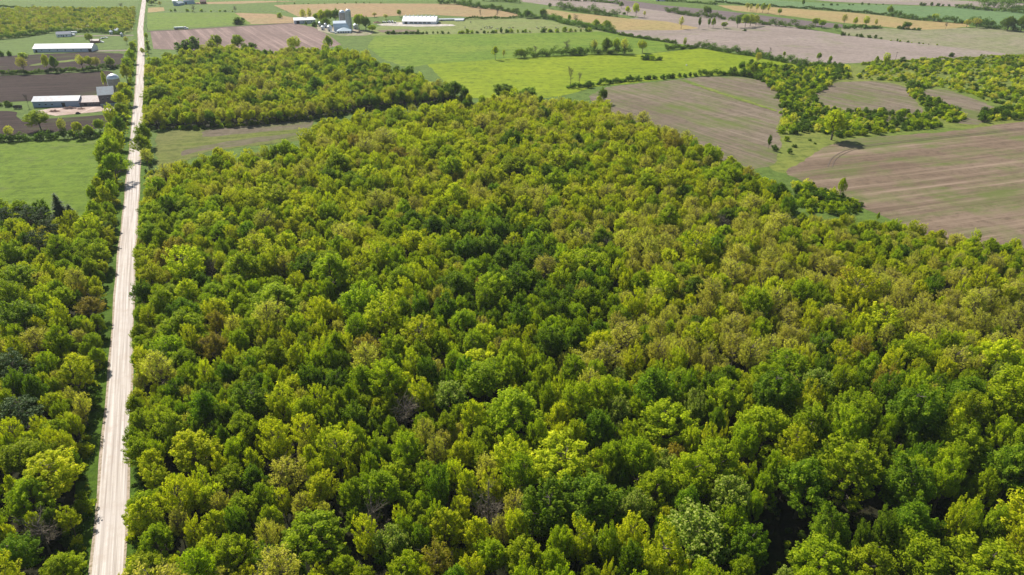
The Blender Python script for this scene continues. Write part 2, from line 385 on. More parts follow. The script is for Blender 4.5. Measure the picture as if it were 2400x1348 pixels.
M_straw = grass_mat('field_orange', (0.27,0.175,0.085), (0.34,0.225,0.115), (0.28,0.215,0.10), streak=1.3)
M_straw2 = grass_mat('field_gold', (0.29,0.205,0.085), (0.36,0.26,0.12), (0.28,0.23,0.09), streak=1.2)
M_yg = grass_mat('field_bright', (0.125,0.185,0.003), (0.19,0.255,0.004), (0.21,0.265,0.006), fine=.6)
M_mg = grass_mat('field_fresh', (0.080,0.150,0.008), (0.130,0.210,0.014), (0.16,0.22,0.020), fine=.6)
M_lg = grass_mat('pasture', (0.152,0.184,0.048), (0.208,0.232,0.072), (0.176,0.216,0.064), fine=.6, patch=(0.224,0.176,0.104))
M_dg = grass_mat('field_meadow', (0.085,0.150,0.009), (0.145,0.220,0.016), (0.12,0.18,0.012), fine=.7, patch=(0.136,0.152,0.048))
M_fg = grass_mat('field_far_green', (0.09,0.16,0.055), (0.13,0.21,0.08), (0.12,0.19,0.07), fine=.5, streak=1.2)
M_gg = grass_mat('field_grey_green', (0.16,0.184,0.072), (0.216,0.216,0.112), (0.24,0.208,0.144), big=.02, fine=.6, streak=1.2)
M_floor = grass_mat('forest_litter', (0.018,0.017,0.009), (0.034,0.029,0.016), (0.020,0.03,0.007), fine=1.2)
M_scrub = grass_mat('scrub_grass', (0.096,0.144,0.024), (0.152,0.2,0.032), (0.176,0.192,0.04), fine=.8)

PZ = [0.0]
def field(name, pts, m, sm=1, dz=0.004):
    PZ[0] += dz; return sheet(name, smooth_poly(GP(pts), sm), m, PZ[0])
field('scrub_field', [(1780,158),(1900,150),(2000,150),(2110,142),(2260,140),(2420,128),(2700,120),(2700,330),(2400,290),(2280,303),(2200,312),(2100,318),(2000,328),(1930,348),(1890,380),(1850,410),(1800,395),(1820,330),(1815,260),(1800,200)], M_scrub)
field('field', [(0,335),(120,326),(290,318),(300,400),(298,480),(250,540),(100,560),(-200,560),(-300,340)], M_dg)
field('field', [(1425,203),(1560,190),(1640,180),(1735,180),(1790,190),(1822,203),(1836,260),(1822,300),(1832,335),(1812,390),(1740,400),(1600,330),(1400,270),(1380,225)], M_soilA)
field('field', [(1925,200),(1970,192),(2050,190),(2100,196),(2130,208),(2140,225),(2168,265),(2150,285),(2050,285),(1960,268),(1925,245),(1908,225)], M_soilA)
field('field', [(2165,210),(2220,210),(2290,235),(2335,252),(2350,270),(2290,293),(2250,290),(2200,262),(2168,240)], M_soilA)
field('field', [(1985,327),(2100,317),(2200,311),(2280,301),(2400,285),(2800,235),(2900,700),(2400,650),(2250,585),(2110,525),(1980,468),(1900,435),(1838,402),(1890,372),(1930,346)], M_soilB)
field('field', [(1000,150),(1200,137),(1380,127),(1500,128),(1640,113),(1700,122),(1760,131),(1885,153),(1850,170),(1800,182),(1730,177),(1640,178),(1560,186),(1400,203),(1320,225),(1230,235),(1100,230),(1040,190)], M_yg)
field('field', [(880,84),(1000,81),(1200,79),(1400,74),(1455,80),(1570,100),(1635,110),(1500,127),(1380,126),(1200,137),(1000,151),(960,160),(900,140),(860,110)], M_mg)
field('pasture', [(880,66),(920,50),(1040,46),(1120,42),(1260,43),(1330,58),(1450,78),(1400,74),(1200,79),(1000,81),(870,84),(850,76)], M_lg)
field('field', [(1455,80),(1400,55),(1500,40),(1220,4),(1215,-8),(1400,-6),(1480,12),(1560,27),(1700,43),(1860,63),(1970,81),(2050,91),(2200,106),(2340,119),(2380,130),(2250,138),(2110,141),(1990,149),(1885,151),(1760,126),(1660,112),(1560,99)], M_soilC)
field('field', [(1281,21),(1340,30),(1430,38),(1470,44),(1560,50),(1640,66),(1590,71),(1450,71),(1400,58),(1330,44),(1270,30)], M_straw2)
field('field', [(1390,-8),(1480,2),(1550,12),(1680,24),(1800,38),(1900,50),(1975,57),(1978,66),(1900,64),(1800,53),(1700,44),(1600,34),(1550,26),(1450,12),(1380,-2)], M_soilF)
field('field', [(1680,12),(1800,16),(2000,30),(2080,38),(2140,47),(2260,55),(2275,62),(2210,70),(2150,70),(2060,62),(1960,52),(1850,38),(1720,25)], M_straw2)
field('field', [(1640,-8),(1800,0),(1950,8),(2080,12),(2260,18),(2400,25),(2700,45),(2700,90),(2400,68),(2270,54),(2140,44),(2070,33),(1950,23),(1800,14),(1700,8)], M_fg)
field('field', [(1850,-6),(1950,4),(2080,10),(2260,16),(2400,22),(2700,40),(2700,20),(2260,2),(2000,-8)], M_soilC)
field('field', [(1970,64),(2060,66),(2170,70),(2300,64),(2400,73),(2700,95),(2700,128),(2380,128),(2200,107),(2050,91),(1975,80)], M_gg)
field('field', [(640,12),(800,8),(1070,9),(1150,20),(1220,34),(1215,40),(1100,40),(1000,34),(870,40),(700,40),(680,30)], M_straw)
field('field', [(549,30),(640,33),(690,42),(692,54),(590,57),(558,57)], M_straw)
field('field', [(345,31),(549,30),(590,56),(460,64),(345,70)], M_dg)
field('field', [(347,18),(384,17),(386,26),(346,30)], M_straw2)
field('field', [(455,6),(600,2),(700,3),(560,9),(470,10)], M_straw)
field('field', [(352,73),(460,67),(560,62),(690,55),(735,64),(770,82),(800,105),(700,130),(560,130),(450,118),(360,115)], M_soilE, 0)
field('field', [(-200,134),(0,133),(80,128),(220,122),(290,126),(292,158),(150,167),(0,176),(-200,185)], M_soilD)
field('field', [(-200,180),(0,178),(90,175),(262,166),(262,212),(225,222),(180,228),(100,236),(-200,250)], M_soilD)
field('field', [(-200,268),(0,260),(38,262),(45,282),(120,278),(272,268),(275,290),(230,302),(0,320),(-200,330)], M_soilD)
field('field', [(366,310),(735,279),(733,300),(705,330),(500,352),(400,392),(366,392)], grass_mat('field_olive', (.09,.12,.015), (.14,.165,.025), (.15,.15,.045), streak=1.35))
field('field', [(470,305),(735,281),(732,297),(700,303),(480,322)], M_soilG)
field('field', [(430,350),(560,327),(690,312),(700,318),(560,342),(480,352),(420,368)], M_soilG)
field('farmyard', [(80,262),(130,252),(277,247),(276,257),(215,264),(130,272)], soil_mat('yard_dirt', (.42,.32,.27), (.52,.42,.37), (.3,.2,.15), 0, gamt=.2), 0)
field('farmyard', [(740,58),(780,62),(840,70),(880,76),(860,84),(790,84),(745,72)], soil_mat('yard_gravel', (.30,.25,.2), (.40,.34,.28), (.13,.17,.04), 0, gamt=.7))
field('farmyard', [(880,57),(940,52),(960,57),(1060,57),(1070,61),(980,63),(890,60)], soil_mat('yard_concrete', (.42,.38,.34), (.5,.46,.42), (.2,.2,.1), 0, gamt=.1))
field('mud', [(880,71),(950,69),(985,73),(975,77),(900,77)], soil_mat('mud_brown', (.17,.13,.1), (.22,.17,.13), (.12,.16,.05), 0, gamt=.4))
field('path', [(1600,186),(1640,198),(1720,225),(1822,258),(1822,263),(1715,230),(1635,203),(1590,187)], M_scrub)
field('path', [(228,134),(150,142),(70,152),(72,155),(150,146),(228,138)], M_scrub)
field('track', [(345,73),(460,67),(560,61),(694,53),(694,55),(560,63),(460,69.5),(345,75)], soil_mat('track_dirt', (.10,.08,.06), (.14,.11,.09), (.1,.12,.03), 0, gamt=.1), 0)
field('track', [(216,119),(290,117),(330,116),(330,119),(290,120),(216,121.5)], M_soilC, 0)
field('track', [(175,84),(250,83),(330,82),(330,84),(250,85),(175,86)], M_soilC, 0)
# woods' own floor
WOOD_A = [(318,1800),(322,1348),(322,1100),(326,1000),(330,800),(332,600),(338,440,9),(350,410,10),(400,378,10),(450,372,10),(500,345,12),(560,358,11),(640,335,11),(700,325,11),(735,300,12),(735,272,12),(790,262,12),(900,243,13),(1110,222,13),(1160,203,14),(1240,202,14),(1300,222,12),(1420,214,14),(1430,245,12),(1500,262,12),(1570,280,12),(1610,310,12),(1690,340,12),(1750,372,13),(1800,390,13),(1830,410,13),(1850,440,13),(1875,470,12),(1882,505,7),(1940,508,7),(2010,516,7),(2110,520,7),(2200,542,7),(2280,558,7),(2400,570,8),(2750,650,8),(2900,1800)]
WOOD_B = [(343,304),(540,298),(725,281),(870,258),(1000,246),(1095,236),(1100,208,12),(1060,186,13),(1000,172,13),(960,152,13),(900,148,12),(880,132,12),(850,112,12),(760,104,11),(700,108,10),(620,118,10),(560,103,11),(520,100,11),(470,105,11),(410,122,10),(350,145,9),(341,160),(341,230)]
WOOD_C = [(-300,455,12),(0,455,12),(60,470,12),(170,478,12),(240,470,10),(272,500),(268,600),(262,700),(250,800),(238,900),(225,1000),(212,1100),(195,1200),(180,1348),(160,1800),(-900,1800)]
WOOD_E = [(-150,95),(0,92),(60,85),(120,74),(230,74),(290,80),(312,72),(318,22),(250,26),(180,24),(60,24),(0,26),(-150,20)]
woods = {'A': GP(WOOD_A), 'B': GP(WOOD_B), 'C': GP(WOOD_C), 'E': GP(WOOD_E)}
for k in 'ABC':
    PZ[0] += .004; sheet('forest_floor', woods[k], M_floor, PZ[0])
PZ[0] += .004; sheet('scrub_field', woods['E'], M_scrub, PZ[0])

# ------------------------------------------------------------------ the gravel road
ROAD_C = [(222,1700),(254,1348),(276,1000),(297.5,600),(306.5,500),(314,400),(321,300),(328,200),(331.5,105),(329,70),(333,35),(338,0),(343,-25),(350,-60)]
rc = GP(ROAD_C)
def resample(p, step):
    d = np.r_[0, np.cumsum(np.linalg.norm(np.diff(p, axis=0), axis=1))]; n = int(d[-1]/step)+1
    s = np.linspace(0, d[-1], n); return np.stack([np.interp(s, d, p[:,0]), np.interp(s, d, p[:,1])], 1), s
rp, rs_ = resample(rc, 12.0)
for _ in range(2): rp[1:-1] = (rp[:-2]+2*rp[1:-1]+rp[2:])/4
tv = np.gradient(rp, axis=0); tv /= np.linalg.norm(tv, axis=1)[:,None]; nv = np.stack([tv[:,1], -tv[:,0]], 1)
def strip(name, u0, u1, m, z0, camber=0.0, cols=6, wob=0.0):
    vs, fs, uv = [], [], []
    for i, p in enumerate(rp):
        a0, a1 = u0+wob*math.sin(i*1.7)+wob*.6*math.sin(i*.61+1), u1+wob*math.sin(i*1.3+2)
        for j in range(cols+1):
            u = a0+(a1-a0)*j/cols; q = p+nv[i]*u
            vs.append((q[0], q[1], z0+camber*(1-(2*j/cols-1)**2))); uv.append((u, rs_[i]))
    for i in range(len(rp)-1):
        for j in range(cols):
            b = i*(cols+1)+j; fs.append((b, b+1, b+cols+2, b+cols+1))
    me = bpy.data.meshes.new(name); me.from_pydata(vs, [], fs); me.materials.append(m)
    ul = me.uv_layers.new(name='UVMap')
    for lp in me.loops: ul.data[lp.index].uv = uv[lp.vertex_index]
    me.update()
    if me.polygons[0].normal.z < 0: me.flip_normals()
    o = me_obj(name, me); o['kind'] = 'structure'; return o
def road_mat():
    m, n, b = mat('gravel_road', .95, .05)
    uv = n.nodes.new('ShaderNodeUVMap'); mp = n.nodes.new('ShaderNodeMapping'); mp.inputs['Scale'].default_value = (1, .012, 1)
    n.links.new(uv.outputs[0], mp.inputs[0])
    tr = noise(n, mp.outputs[0], 1.6, 4, .6)
    col = ramp(n, tr, [(.36,(.34,.295,.265)),(.5,(.48,.43,.395)),(.62,(.58,.535,.50))])
    g = noise(n, mapping(n), .22, 5, .7)
    col = mix(n, col, (.40,.33,.285), ramp(n, g, [(.5,(0,0,0)),(.72,(.6,.6,.6))]))
    n.links.new(col, b.inputs['Base Color']); bump(n, b, noise(n, mapping(n), 6, 5, .8), .5, .06)
    return m
RZ = PZ[0]+.01
strip('verge', -8.2, 6.2, GB, RZ, wob=.5)
m_sh, n_, b_ = mat('gravel_shoulder', .95, .05)
n_.links.new(ramp(n_, noise(n_, mapping(n_), 1.0, 5, .75), [(.35,(.20,.17,.10)),(.6,(.42,.34,.28))]), b_.inputs['Base Color'])
strip('road_shoulder', -3.6, 3.4, m_sh, RZ+.01, wob=.18)
strip('road', -3.0, 2.9, road_mat(), RZ+.02, camber=.09, wob=.06)
# rain water lying in the ditch
mw, nw_, bw_ = mat('ditch_water', .05, .5); bw_.inputs['Base Color'].default_value = (.12,.15,.17,1)
sheet('puddle', smooth_poly(GP([(336,826),(341,825),(342,838),(340,852),(336,851),(335,838)]), 2, 1.2), mw, RZ+.012)

def road_dist(pts):
    """signed distance east (+) or west (-) of the road's centre line"""
    p = np.asarray(pts)[:,None,:]; a = rp[None,:-1]; d = rp[None,1:]-a
    t = np.clip(((p-a)*d).sum(2)/(d*d).sum(2), 0, 1); q = a+d*t[...,None]; e = p-q
    dd = np.linalg.norm(e, axis=2); k = dd.argmin(1); i = np.arange(len(k))
    s = np.sign((e[i,k]*nv[k]).sum(1)); return dd[i,k]*s

exec_later = []
# ------------------------------------------------------------------ where the trees stand
PHR = {'green': 'fresh green tree', 'dark': 'dense dark green tree', 'yellow': 'yellow-green tree', 'bud': 'pale twiggy budding tree',
       'rust': 'rusty brown budding tree', 'spruce': 'dark blue-green spruce', 'pine': 'grey-green pine', 'bare': 'bare grey leafless tree', 'blossom': 'green tree with cream tips'}
# seen in the photograph: crown centre, crown width, kind, height in metres
SPOT = [
 (1925,1305,150,'green',15),(2055,1318,150,'green',15),(2175,1300,150,'green',16),(2325,1315,190,'green',15),
 (1640,1245,175,'blossom',18),(1540,1130,110,'green',17),(1318,1075,180,'yellow',16),(1390,1150,170,'dark',19),(1290,1180,150,'dark',18),
 (1530,1060,62,'yellow',14),(1585,1060,75,'rust',14),(1770,1165,56,'yellow',11),(1225,1300,105,'green',15),(1205,1060,105,'yellow',16),
 (785,1050,110,'yellow',17),(728,1245,160,'green',14),(928,1265,92,'blossom',15),(1022,1305,100,'rust',14),(1160,1290,85,'green',14),
 (1028,1130,66,'dark',18),(865,1090,48,'green',15),(750,1130,90,'yellow',16),(825,1150,75,'green',15),(1145,1180,80,'bare',16),(870,1205,75,'bare',15),
 (670,1100,110,'bud',15),(1020,1045,62,'bud',15),(1078,1050,62,'yellow',15),(610,1160,80,'green',13),(560,1180,90,'green',14),
 (110,1095,150,'yellow',15),(185,1130,120,'green',14),(40,1060,120,'green',15),(130,1300,150,'green',13),(60,1150,110,'green',14),(90,1235,80,'bare',12),(25,1290,110,'dark',12),
 (350,1075,72,'yellow',12),(450,1040,140,'yellow',17),(360,1255,82,'green',12),(415,1220,62,'bud',13),(505,1220,85,'yellow',13),(337,1335,110,'green',11),
 (425,755,110,'green',16),(506,745,62,'rust',15),(500,800,90,'rust',14),(562,790,55,'green',15),(860,805,84,'rust',16),(640,690,130,'green',16),(720,620,84,'dark',16),
 (640,820,80,'green',15),(380,700,80,'green',15),(350,640,70,'yellow',14),(590,570,90,'yellow',15),
 (1000,860,62,'dark',16),(1052,920,90,'blossom',15),(1130,880,130,'green',17),(1200,950,150,'green',18),(1400,985,95,'dark',17),(1560,980,140,'green',17),(1790,985,140,'green',18),
 (1900,990,120,'green',18),(1850,850,110,'green',15),(2120,815,90,'green',16),(2080,885,80,'rust',16),(2020,810,70,'rust',14),(2000,1080,160,'green',20),(2140,1120,140,'dark',20),(2260,1030,130,'green',18),(2380,1080,130,'dark',19),(1680,1070,120,'green',18),(1890,1110,130,'dark',19),
 (1015,520,62,'dark',15),(1100,530,72,'dark',15),(1162,528,66,'dark',15),(1140,570,72,'dark',15),(1090,575,70,'dark',15),(1070,655,90,'dark',16),(1152,665,90,'green',16),(1215,650,86,'dark',16),
 (1050,715,72,'dark',16),(985,710,55,'dark',16),(1220,735,70,'dark',16),(1292,790,86,'dark',16),(1380,610,110,'green',15),(1255,600,70,'dark',15),(1180,600,66,'dark',15),
 (135,482,66,'spruce',18),(60,500,60,'pine',14),(97,505,56,'pine',14),(18,505,58,'pine',14),(112,530,58,'pine',14),(85,560,58,'pine',14),(165,500,54,'spruce',13),
 (25,850,90,'pine',15),(45,960,110,'pine',15),(200,690,150,'rust',15),(80,790,90,'bud',14),(170,870,80,'yellow',14),(215,800,90,'green',14),(245,830,70,'green',13),
 (1180,205,64,'dark',13),(1240,215,50,'dark',12),(1415,215,26,'dark',12),(1665,415,60,'green',13),(1830,440,54,'dark',14),(1850,475,50,'dark',14),(930,355,60,'rust',13),
 (405,570,70,'rust',14),(380,600,60,'rust',14),(1990,640,60,'rust',14),(1690,655,62,'yellow',15),(1790,640,60,'bud',14),
]
def zone_mix(px, py):
    if py < 235 and px < 1110: return (('dark',.26),('green',.20),('yellow',.33),('bud',.20),('rust',.01))
    if px < 310: return (('dark',.12),('green',.42),('yellow',.32),('bud',.08),('rust',.01),('bare',.01))
    if py < 330: return (('dark',.05),('green',.12),('yellow',.50),('bud',.31),('rust',.01))
    if py < 470: return (('dark',.05),('green',.24),('yellow',.46),('bud',.21),('rust',.007),('bare',.01))
    if px > 1300 and py < 560: return (('dark',.08),('green',.20),('yellow',.30),('bud',.41),('bare',.01))
    if 900 < px < 1450 and py < 800: return (('dark',.30),('green',.40),('yellow',.20),('bud',.09),('rust',.01))
    if px > 1300 and py < 850: return (('dark',.04),('green',.22),('yellow',.26),('bud',.46),('bare',.01))
    if px > 1250: return (('dark',.24),('blossom',.08),('green',.46),('yellow',.15),('bud',.05),('bare',.01),('rust',.01))
    if py < 800: return (('dark',.07),('green',.43),('yellow',.34),('bud',.12),('rust',.007),('bare',.01))
    return (('dark',.10),('green',.32),('yellow',.32),('bud',.21),('bare',.01),('rust',.007))
def pick(mx, u):
    s = 0
    for k, p in mx:
        s += p
        if u < s: return k
    return mx[0][0]
def scatter(poly, rfun, tries, pre=(), r=rng):
    """darts: centres with their own spacing radius"""
    lo, hi = poly.min(0), poly.max(0); cell = 7.0; grid = {}; out = []
    def put(x, y, rr):
        grid.setdefault((int(x//cell), int(y//cell)), []).append((x, y, rr))
    for p in pre: put(*p)
    pts = lo+(hi-lo)*r.random((tries,2)); pts = pts[inside(poly, pts)]
    for x, y in pts:
        rr = rfun(x, y)
        if rr is None: continue
        gx, gy = int(x//cell), int(y//cell); ok = True
        for i in (gx-1,gx,gx+1):
            for j in (gy-1,gy,gy+1):
                for a, b, q in grid.get((i,j), ()):
                    if (a-x)**2+(b-y)**2 < (q+rr)**2: ok = False; break
                if not ok: break
            if not ok: break
        if ok: put(x, y, rr); out.append((x, y, rr))
    return out
trees = []        # x, y, kind, variant, width scale, height scale, rotation
def add_tree(x, y, kind, R, H):
    v = rnd.randrange(len(VAR[kind])); base = 3.3 if kind in ('spruce', 'bare') else 4.6
    trees.append((x, y, kind, v, R/base, H/16.0, rnd.uniform(0, 6.28)))
pre = []
for px, py, w_, kind, H in SPOT:
    x, y = G(px, py, H*.72); s = P(x, y, H*.72)[2]; R = w_/s/2
    add_tree(x, y, kind, R*1.02, H); pre.append((x, y, R*.80))
CLEAR = GP([(1750,1440),(1752,1262),(1850,1238),(2100,1222),(2480,1222),(2480,1296),(2100,1300),(1895,1300),(1842,1440)])
def hsh(i, j, k): 
    v = math.sin(i*127.1+j*311.7+k*74.7)*43758.5453; return v-math.floor(v)
def vnoise(x, y, k):
    i, j = math.floor(x), math.floor(y); u, v = x-i, y-j; u, v = u*u*(3-2*u), v*v*(3-2*v)
    return (hsh(i,j,k)*(1-u)+hsh(i+1,j,k)*u)*(1-v)+(hsh(i,j+1,k)*(1-u)+hsh(i+1,j+1,k)*u)*v
def wood_r(x, y, big=False):
    px, py, s = P(x, y, 10)
    if px < -160 or px > 2560 or y < 70: return None
    if inside(CLEAR, np.array([(x,y)]))[0]: return None
    thin = px > 1850 and py < 640
    if big:
        nr = px > 1150 and py > 900
        return None if (thin or rnd.random() < (.15 if nr else .45)) else 3.5+rnd.random()**1.5*2.2+(.7 if nr else 0)
    return (1.95 if not thin else 1.55)+rnd.random()**1.6*1.8
fill = []
for k in 'CAB':
    bg = scatter(woods[k], lambda x, y: wood_r(x, y, True), {'A': 700, 'B': 330, 'C': 300}[k], pre)
    md = scatter(woods[k], wood_r, {'A': 42000, 'B': 16000, 'C': 16000}[k], pre+[(x, y, r*.86) for x, y, r in bg])
    sm = scatter(woods[k], lambda x, y: None if not (-100 < P(x,y,8)[0] < 2500) else 1.0+rnd.random()*.4, {'A': 30000, 'B': 9000, 'C': 9000}[k], pre+[(x, y, r*.8) for x, y, r in bg+md])
    fill += bg+md+sm
rd = road_dist(np.array([(a,b) for a,b,_ in fill]))
for (x, y, r_), d in zip(fill, rd):
    if -6.3 < d < 5.3: continue
    px, py, s = P(x, y, 11)
    if inside(CLEAR, np.array([(x,y)]))[0]: continue
    q = (vnoise(x/26, y/26, 3)-.5)*1.6+.5; q += rnd.uniform(-.2,.2); k = pick(zone_mix(px, py), q if (0 <= q < .93 and rnd.random() < .75) else rnd.random())
    near = min(1.0, max(0.0, (py-300)/700)); H = (9.4+3.8*near)*rnd.uniform(.78,1.2)+(r_-2.0)*(1.9 if r_ > 1.5 else 2.6)
    if px > 1150 and py > 900: H += 2.2 if r_ > 1.5 else 0
    if abs(d) < 12: H *= .82
    if px > 1860 and py < 640: H *= .88
    R = (r_*1.47 if r_ > 1.5 else r_*1.9)*(1.0 if k != 'bare' else .8)
    add_tree(x, y, k, R, H)
# small dark trees and scrub west of the road, top-left young wood
for x, y, r_ in scatter(woods['E'], lambda x, y: 1.6+rnd.random()*1.6, 9000):
    add_tree(x, y, pick((('yellow',.40),('bud',.36),('green',.18),('dark',.06)), rnd.random()), r_*1.3, rnd.uniform(4.5,7.5))

rdt = road_dist(np.array([(t[0], t[1]) for t in trees]))
for i, (t, d) in enumerate(zip(trees, rdt)):
    base = 3.3 if t[2] in ('spruce', 'bare') else 4.6; lim = abs(d)-3.4+(.8 if d < 0 else .2)
    if abs(d) < 16 and t[4]*base*1.08 > lim: 
        nr = lim/1.08; f = nr/(t[4]*base)
        trees[i] = t[:4]+(max(nr, .1)/base, t[5]*max(.35, f)**.6, t[6])
trees = [t for t in trees if t[4]*4.6 > 1.5]
def size_of(t):
    x, y, k, v, sr, sh, rz = t; px, py, s = P(x, y, 11*sh)
    vis = (-20 < px < 2420) and (-20 < py < 1348)
    return s*sr*math.sqrt(sh)*(1 if vis else 0.001), px, py
info = [size_of(t) for t in trees]
order = sorted(range(len(trees)), key=lambda i: -info[i][0])
SINGLE = set(order[:290])
# a source for every kind and variant must be among the single ones
for k in VAR:
    for v in range(len(VAR[k])):
        if not any(trees[i][2] == k and trees[i][3] == v for i in SINGLE):
            c = [i for i in order if trees[i][2] == k and trees[i][3] == v]
            if c: SINGLE.add(c[0])
ORD = ['', 'first', 'second', 'third', 'fourth', 'fifth', 'sixth', 'seventh', 'eighth', 'ninth', 'tenth', 'eleventh', 'twelfth', 'thirteenth', 'fourteenth', 'fifteenth', 'sixteenth', 'seventeenth', 'eighteenth', 'nineteenth', 'twentieth']
NUM = ['no', 'one', 'two', 'three', 'four', 'five', 'six', 'seven', 'eight', 'nine', 'ten', 'eleven', 'twelve', 'thirteen', 'fourteen', 'fifteen', 'sixteen', 'seventeen', 'eighteen', 'nineteen', 'twenty']
def zone(px, py):
    if px < 290: side = 'west of the road'
    elif px < 700: side = 'just east of the road'
    elif px < 1150: side = 'in the centre-left wood'
    elif px < 1500: side = 'in the central wood'
    elif px < 1900: side = 'in the centre-right wood'
    else: side = 'in the far right wood'
    row = 'topmost' if py < 600 else 'upper' if py < 820 else 'middle' if py < 980 else 'lower' if py < 1140 else 'bottom'
    return side, row
bins = {}
for i in SINGLE:
    _, px, py = info[i]; bins.setdefault((trees[i][2],)+zone(px, py), []).append((px, i))
tlabel = {}
for (k, side, row), l in bins.items():
    l.sort(); n = len(l)
    for j, (px, i) in enumerate(l):
        rw = {'topmost': 'near its far edge', 'upper': 'in its far rows', 'middle': 'in its middle', 'lower': 'in its nearer rows', 'bottom': 'at photo bottom'}[row]
        base = f"{PHR[k]} {side}, {rw}"
        if n > 1: base += f", {'leftmost' if j == 0 else 'rightmost' if j == n-1 else ORD[j+1]+' from left'}"
        tlabel[i] = base
src = {}
SHORT = {'green': 'broadleaf_tree', 'dark': 'broadleaf_tree', 'yellow': 'broadleaf_tree', 'bud': 'budding_tree', 'rust': 'budding_tree', 'spruce': 'spruce', 'pine': 'pine_tree', 'bare': 'bare_tree', 'blossom': 'broadleaf_tree'}
def plant(kind, v, x, y, rz, sr, sh, label, cat='tree', group=None, name=None, table=VAR, parts=('crown','trunk'), z=0.0):
    cm, tm = table[kind][v]
    r = empty(name or SHORT[kind], (x, y, z), rz, (sr, sr, sh)); tag(r, label, cat, group)
    c = me_obj(parts[0], cm, r); t = me_obj(parts[1], tm, r)
    return r, c, t
for i in sorted(SINGLE):
    x, y, k, v, sr, sh, rz = trees[i]
    cat = {'spruce': 'spruce', 'pine': 'pine', 'bare': 'bare tree'}.get(k, 'tree')
    r, c, t = plant(k, v, x, y, rz, sr, sh, tlabel[i], cat, 'trees of the woods', parts=('crown','trunk') if k != 'bare' else ('branches','trunk'))
    src.setdefault(('T', k, v), (c, t))

# ------------------------------------------------------------------ scrub and shrubs on the right
zx = lambda L_: [(1750+a/2.808, 120+b/2.808) for a, b in L_]
SCR = {
 'a': zx([(0,95),(100,85),(230,105),(540,95),(660,110),(680,180),(560,200),(530,250),(430,290),(460,340),(540,380),(640,400),(780,400),(1000,410),(1160,420),(1260,470),(1270,500),(1180,515),(1000,530),(850,545),(720,560),(600,570),(480,530),(330,545),(220,540),(230,460),(220,400),(210,330),(200,280),(100,195),(0,165)]),
 'b': zx([(720,180),(735,150),(860,75),(1290,62),(1900,40),(2300,30),(2300,420),(1900,370),(1700,370),(1600,335),(1500,300),(1400,270),(1290,238),(1160,245),(1060,215),(950,195)]),
 'c': zx([(1060,220),(1150,240),(1160,310),(1240,330),(1400,400),(1440,460),(1340,470),(1240,430),(1190,400),(1150,340),(1080,300)]),
 'e': [(1858,432),(1885,430),(1920,445),(1965,462),(2018,482),(2012,500),(1950,503),(1900,500),(1870,478)],
 'd': zx([(1520,430),(1600,395),(1700,380),(1900,370),(2200,370),(2200,420),(1900,440),(1700,455),(1540,465)]),
}
shrubs = []
for k in 'acdeb':
    big = k in 'acde'
    for x, y, r_ in scatter(GP(SCR[k]), (lambda x, y: 1.1+rnd.random()**1.4*1.9) if big else (lambda x, y: 1.0+rnd.random()**2*2.0 if rnd.random() < .3+.9*max(0, vnoise(x/14, y/14, 9)-.15) else None), 12000 if big else 9000):
        kk = pick((('green',.36),('bush',.46),('yellow',.08),('bud',.10)) if big else (('yellow',.16),('green',.34),('bud',.26),('bush',.24)), rnd.random())
        v = rnd.randrange(len(BUSH[kk])); sr = r_*1.35/2.2; sh = sr*rnd.uniform(.8,1.15) if big else sr*rnd.uniform(.6,1.0)
        shrubs.append((x, y, kk, v, sr, sh, rnd.uniform(0,6.28)))
# the edge of the wood towards the ploughed field, and the lawn's few shrubs
for px, py, s_, kk in [(1905,470,1.3,'bush'),(1925,485,1.1,'bush'),(1945,478,1.2,'green'),(1965,490,1.2,'green'),(1985,480,1.1,'bush'),(2002,492,1.0,'bush'),(1890,445,1.3,'green'),(1915,452,.9,'bush'),
      (1972,505,.9,'bush'),(1850,360,.9,'bush'),(1815,350,1.0,'bush'),(1843,330,1.0,'green'),(1862,345,.7,'bush'),(1898,330,.5,'bush'),(1910,338,.4,'bush'),(1945,470,1.0,'yellow')]:
    x, y = G(px, py); shrubs.append((x, y, kk, rnd.randrange(len(BUSH[kk])), s_, s_, rnd.uniform(0,6.28)))
sinfo = [(P(x,y,1)[2]*sr*(1 if -10 < P(x,y,1)[0] < 2410 else .001), P(x,y,1)[0], P(x,y,1)[1]) for x, y, k, v, sr, sh, rz in shrubs]
sord = sorted(range(len(shrubs)), key=lambda i: -sinfo[i][0]); SSING = set(sord[:230])
for k in BUSH:
    for v in range(len(BUSH[k])):
        if not any(shrubs[i][2] == k and shrubs[i][3] == v for i in SSING):
            c = [i for i in sord if shrubs[i][2] == k and shrubs[i][3] == v]
            if c: SSING.add(c[0])
SP = {'bush': 'dark green', 'green': 'mid green', 'yellow': 'yellow-green', 'bud': 'pale budding'}
sb = {}
for i in SSING:
    _, px, py = sinfo[i]
    if px < 1880: zz = 'between the two smaller ploughed fields' if py < 290 else 'on the grassy corner'
    elif px < 2030: zz = 'around the lone tree' if py > 230 else 'behind the oval ploughed field'
    elif px < 2160: zz = 'in the thicket above the large field' if py > 230 else 'behind the oval ploughed field'
    elif px < 2270: zz = 'between oval and wedge shaped fields'
    else: zz = 'beside the wedge shaped field'
    if py > 430: zz = 'at the wood edge by large field'
    row = int(py//11); sb.setdefault((shrubs[i][2], zz), []).append((row, px, i))
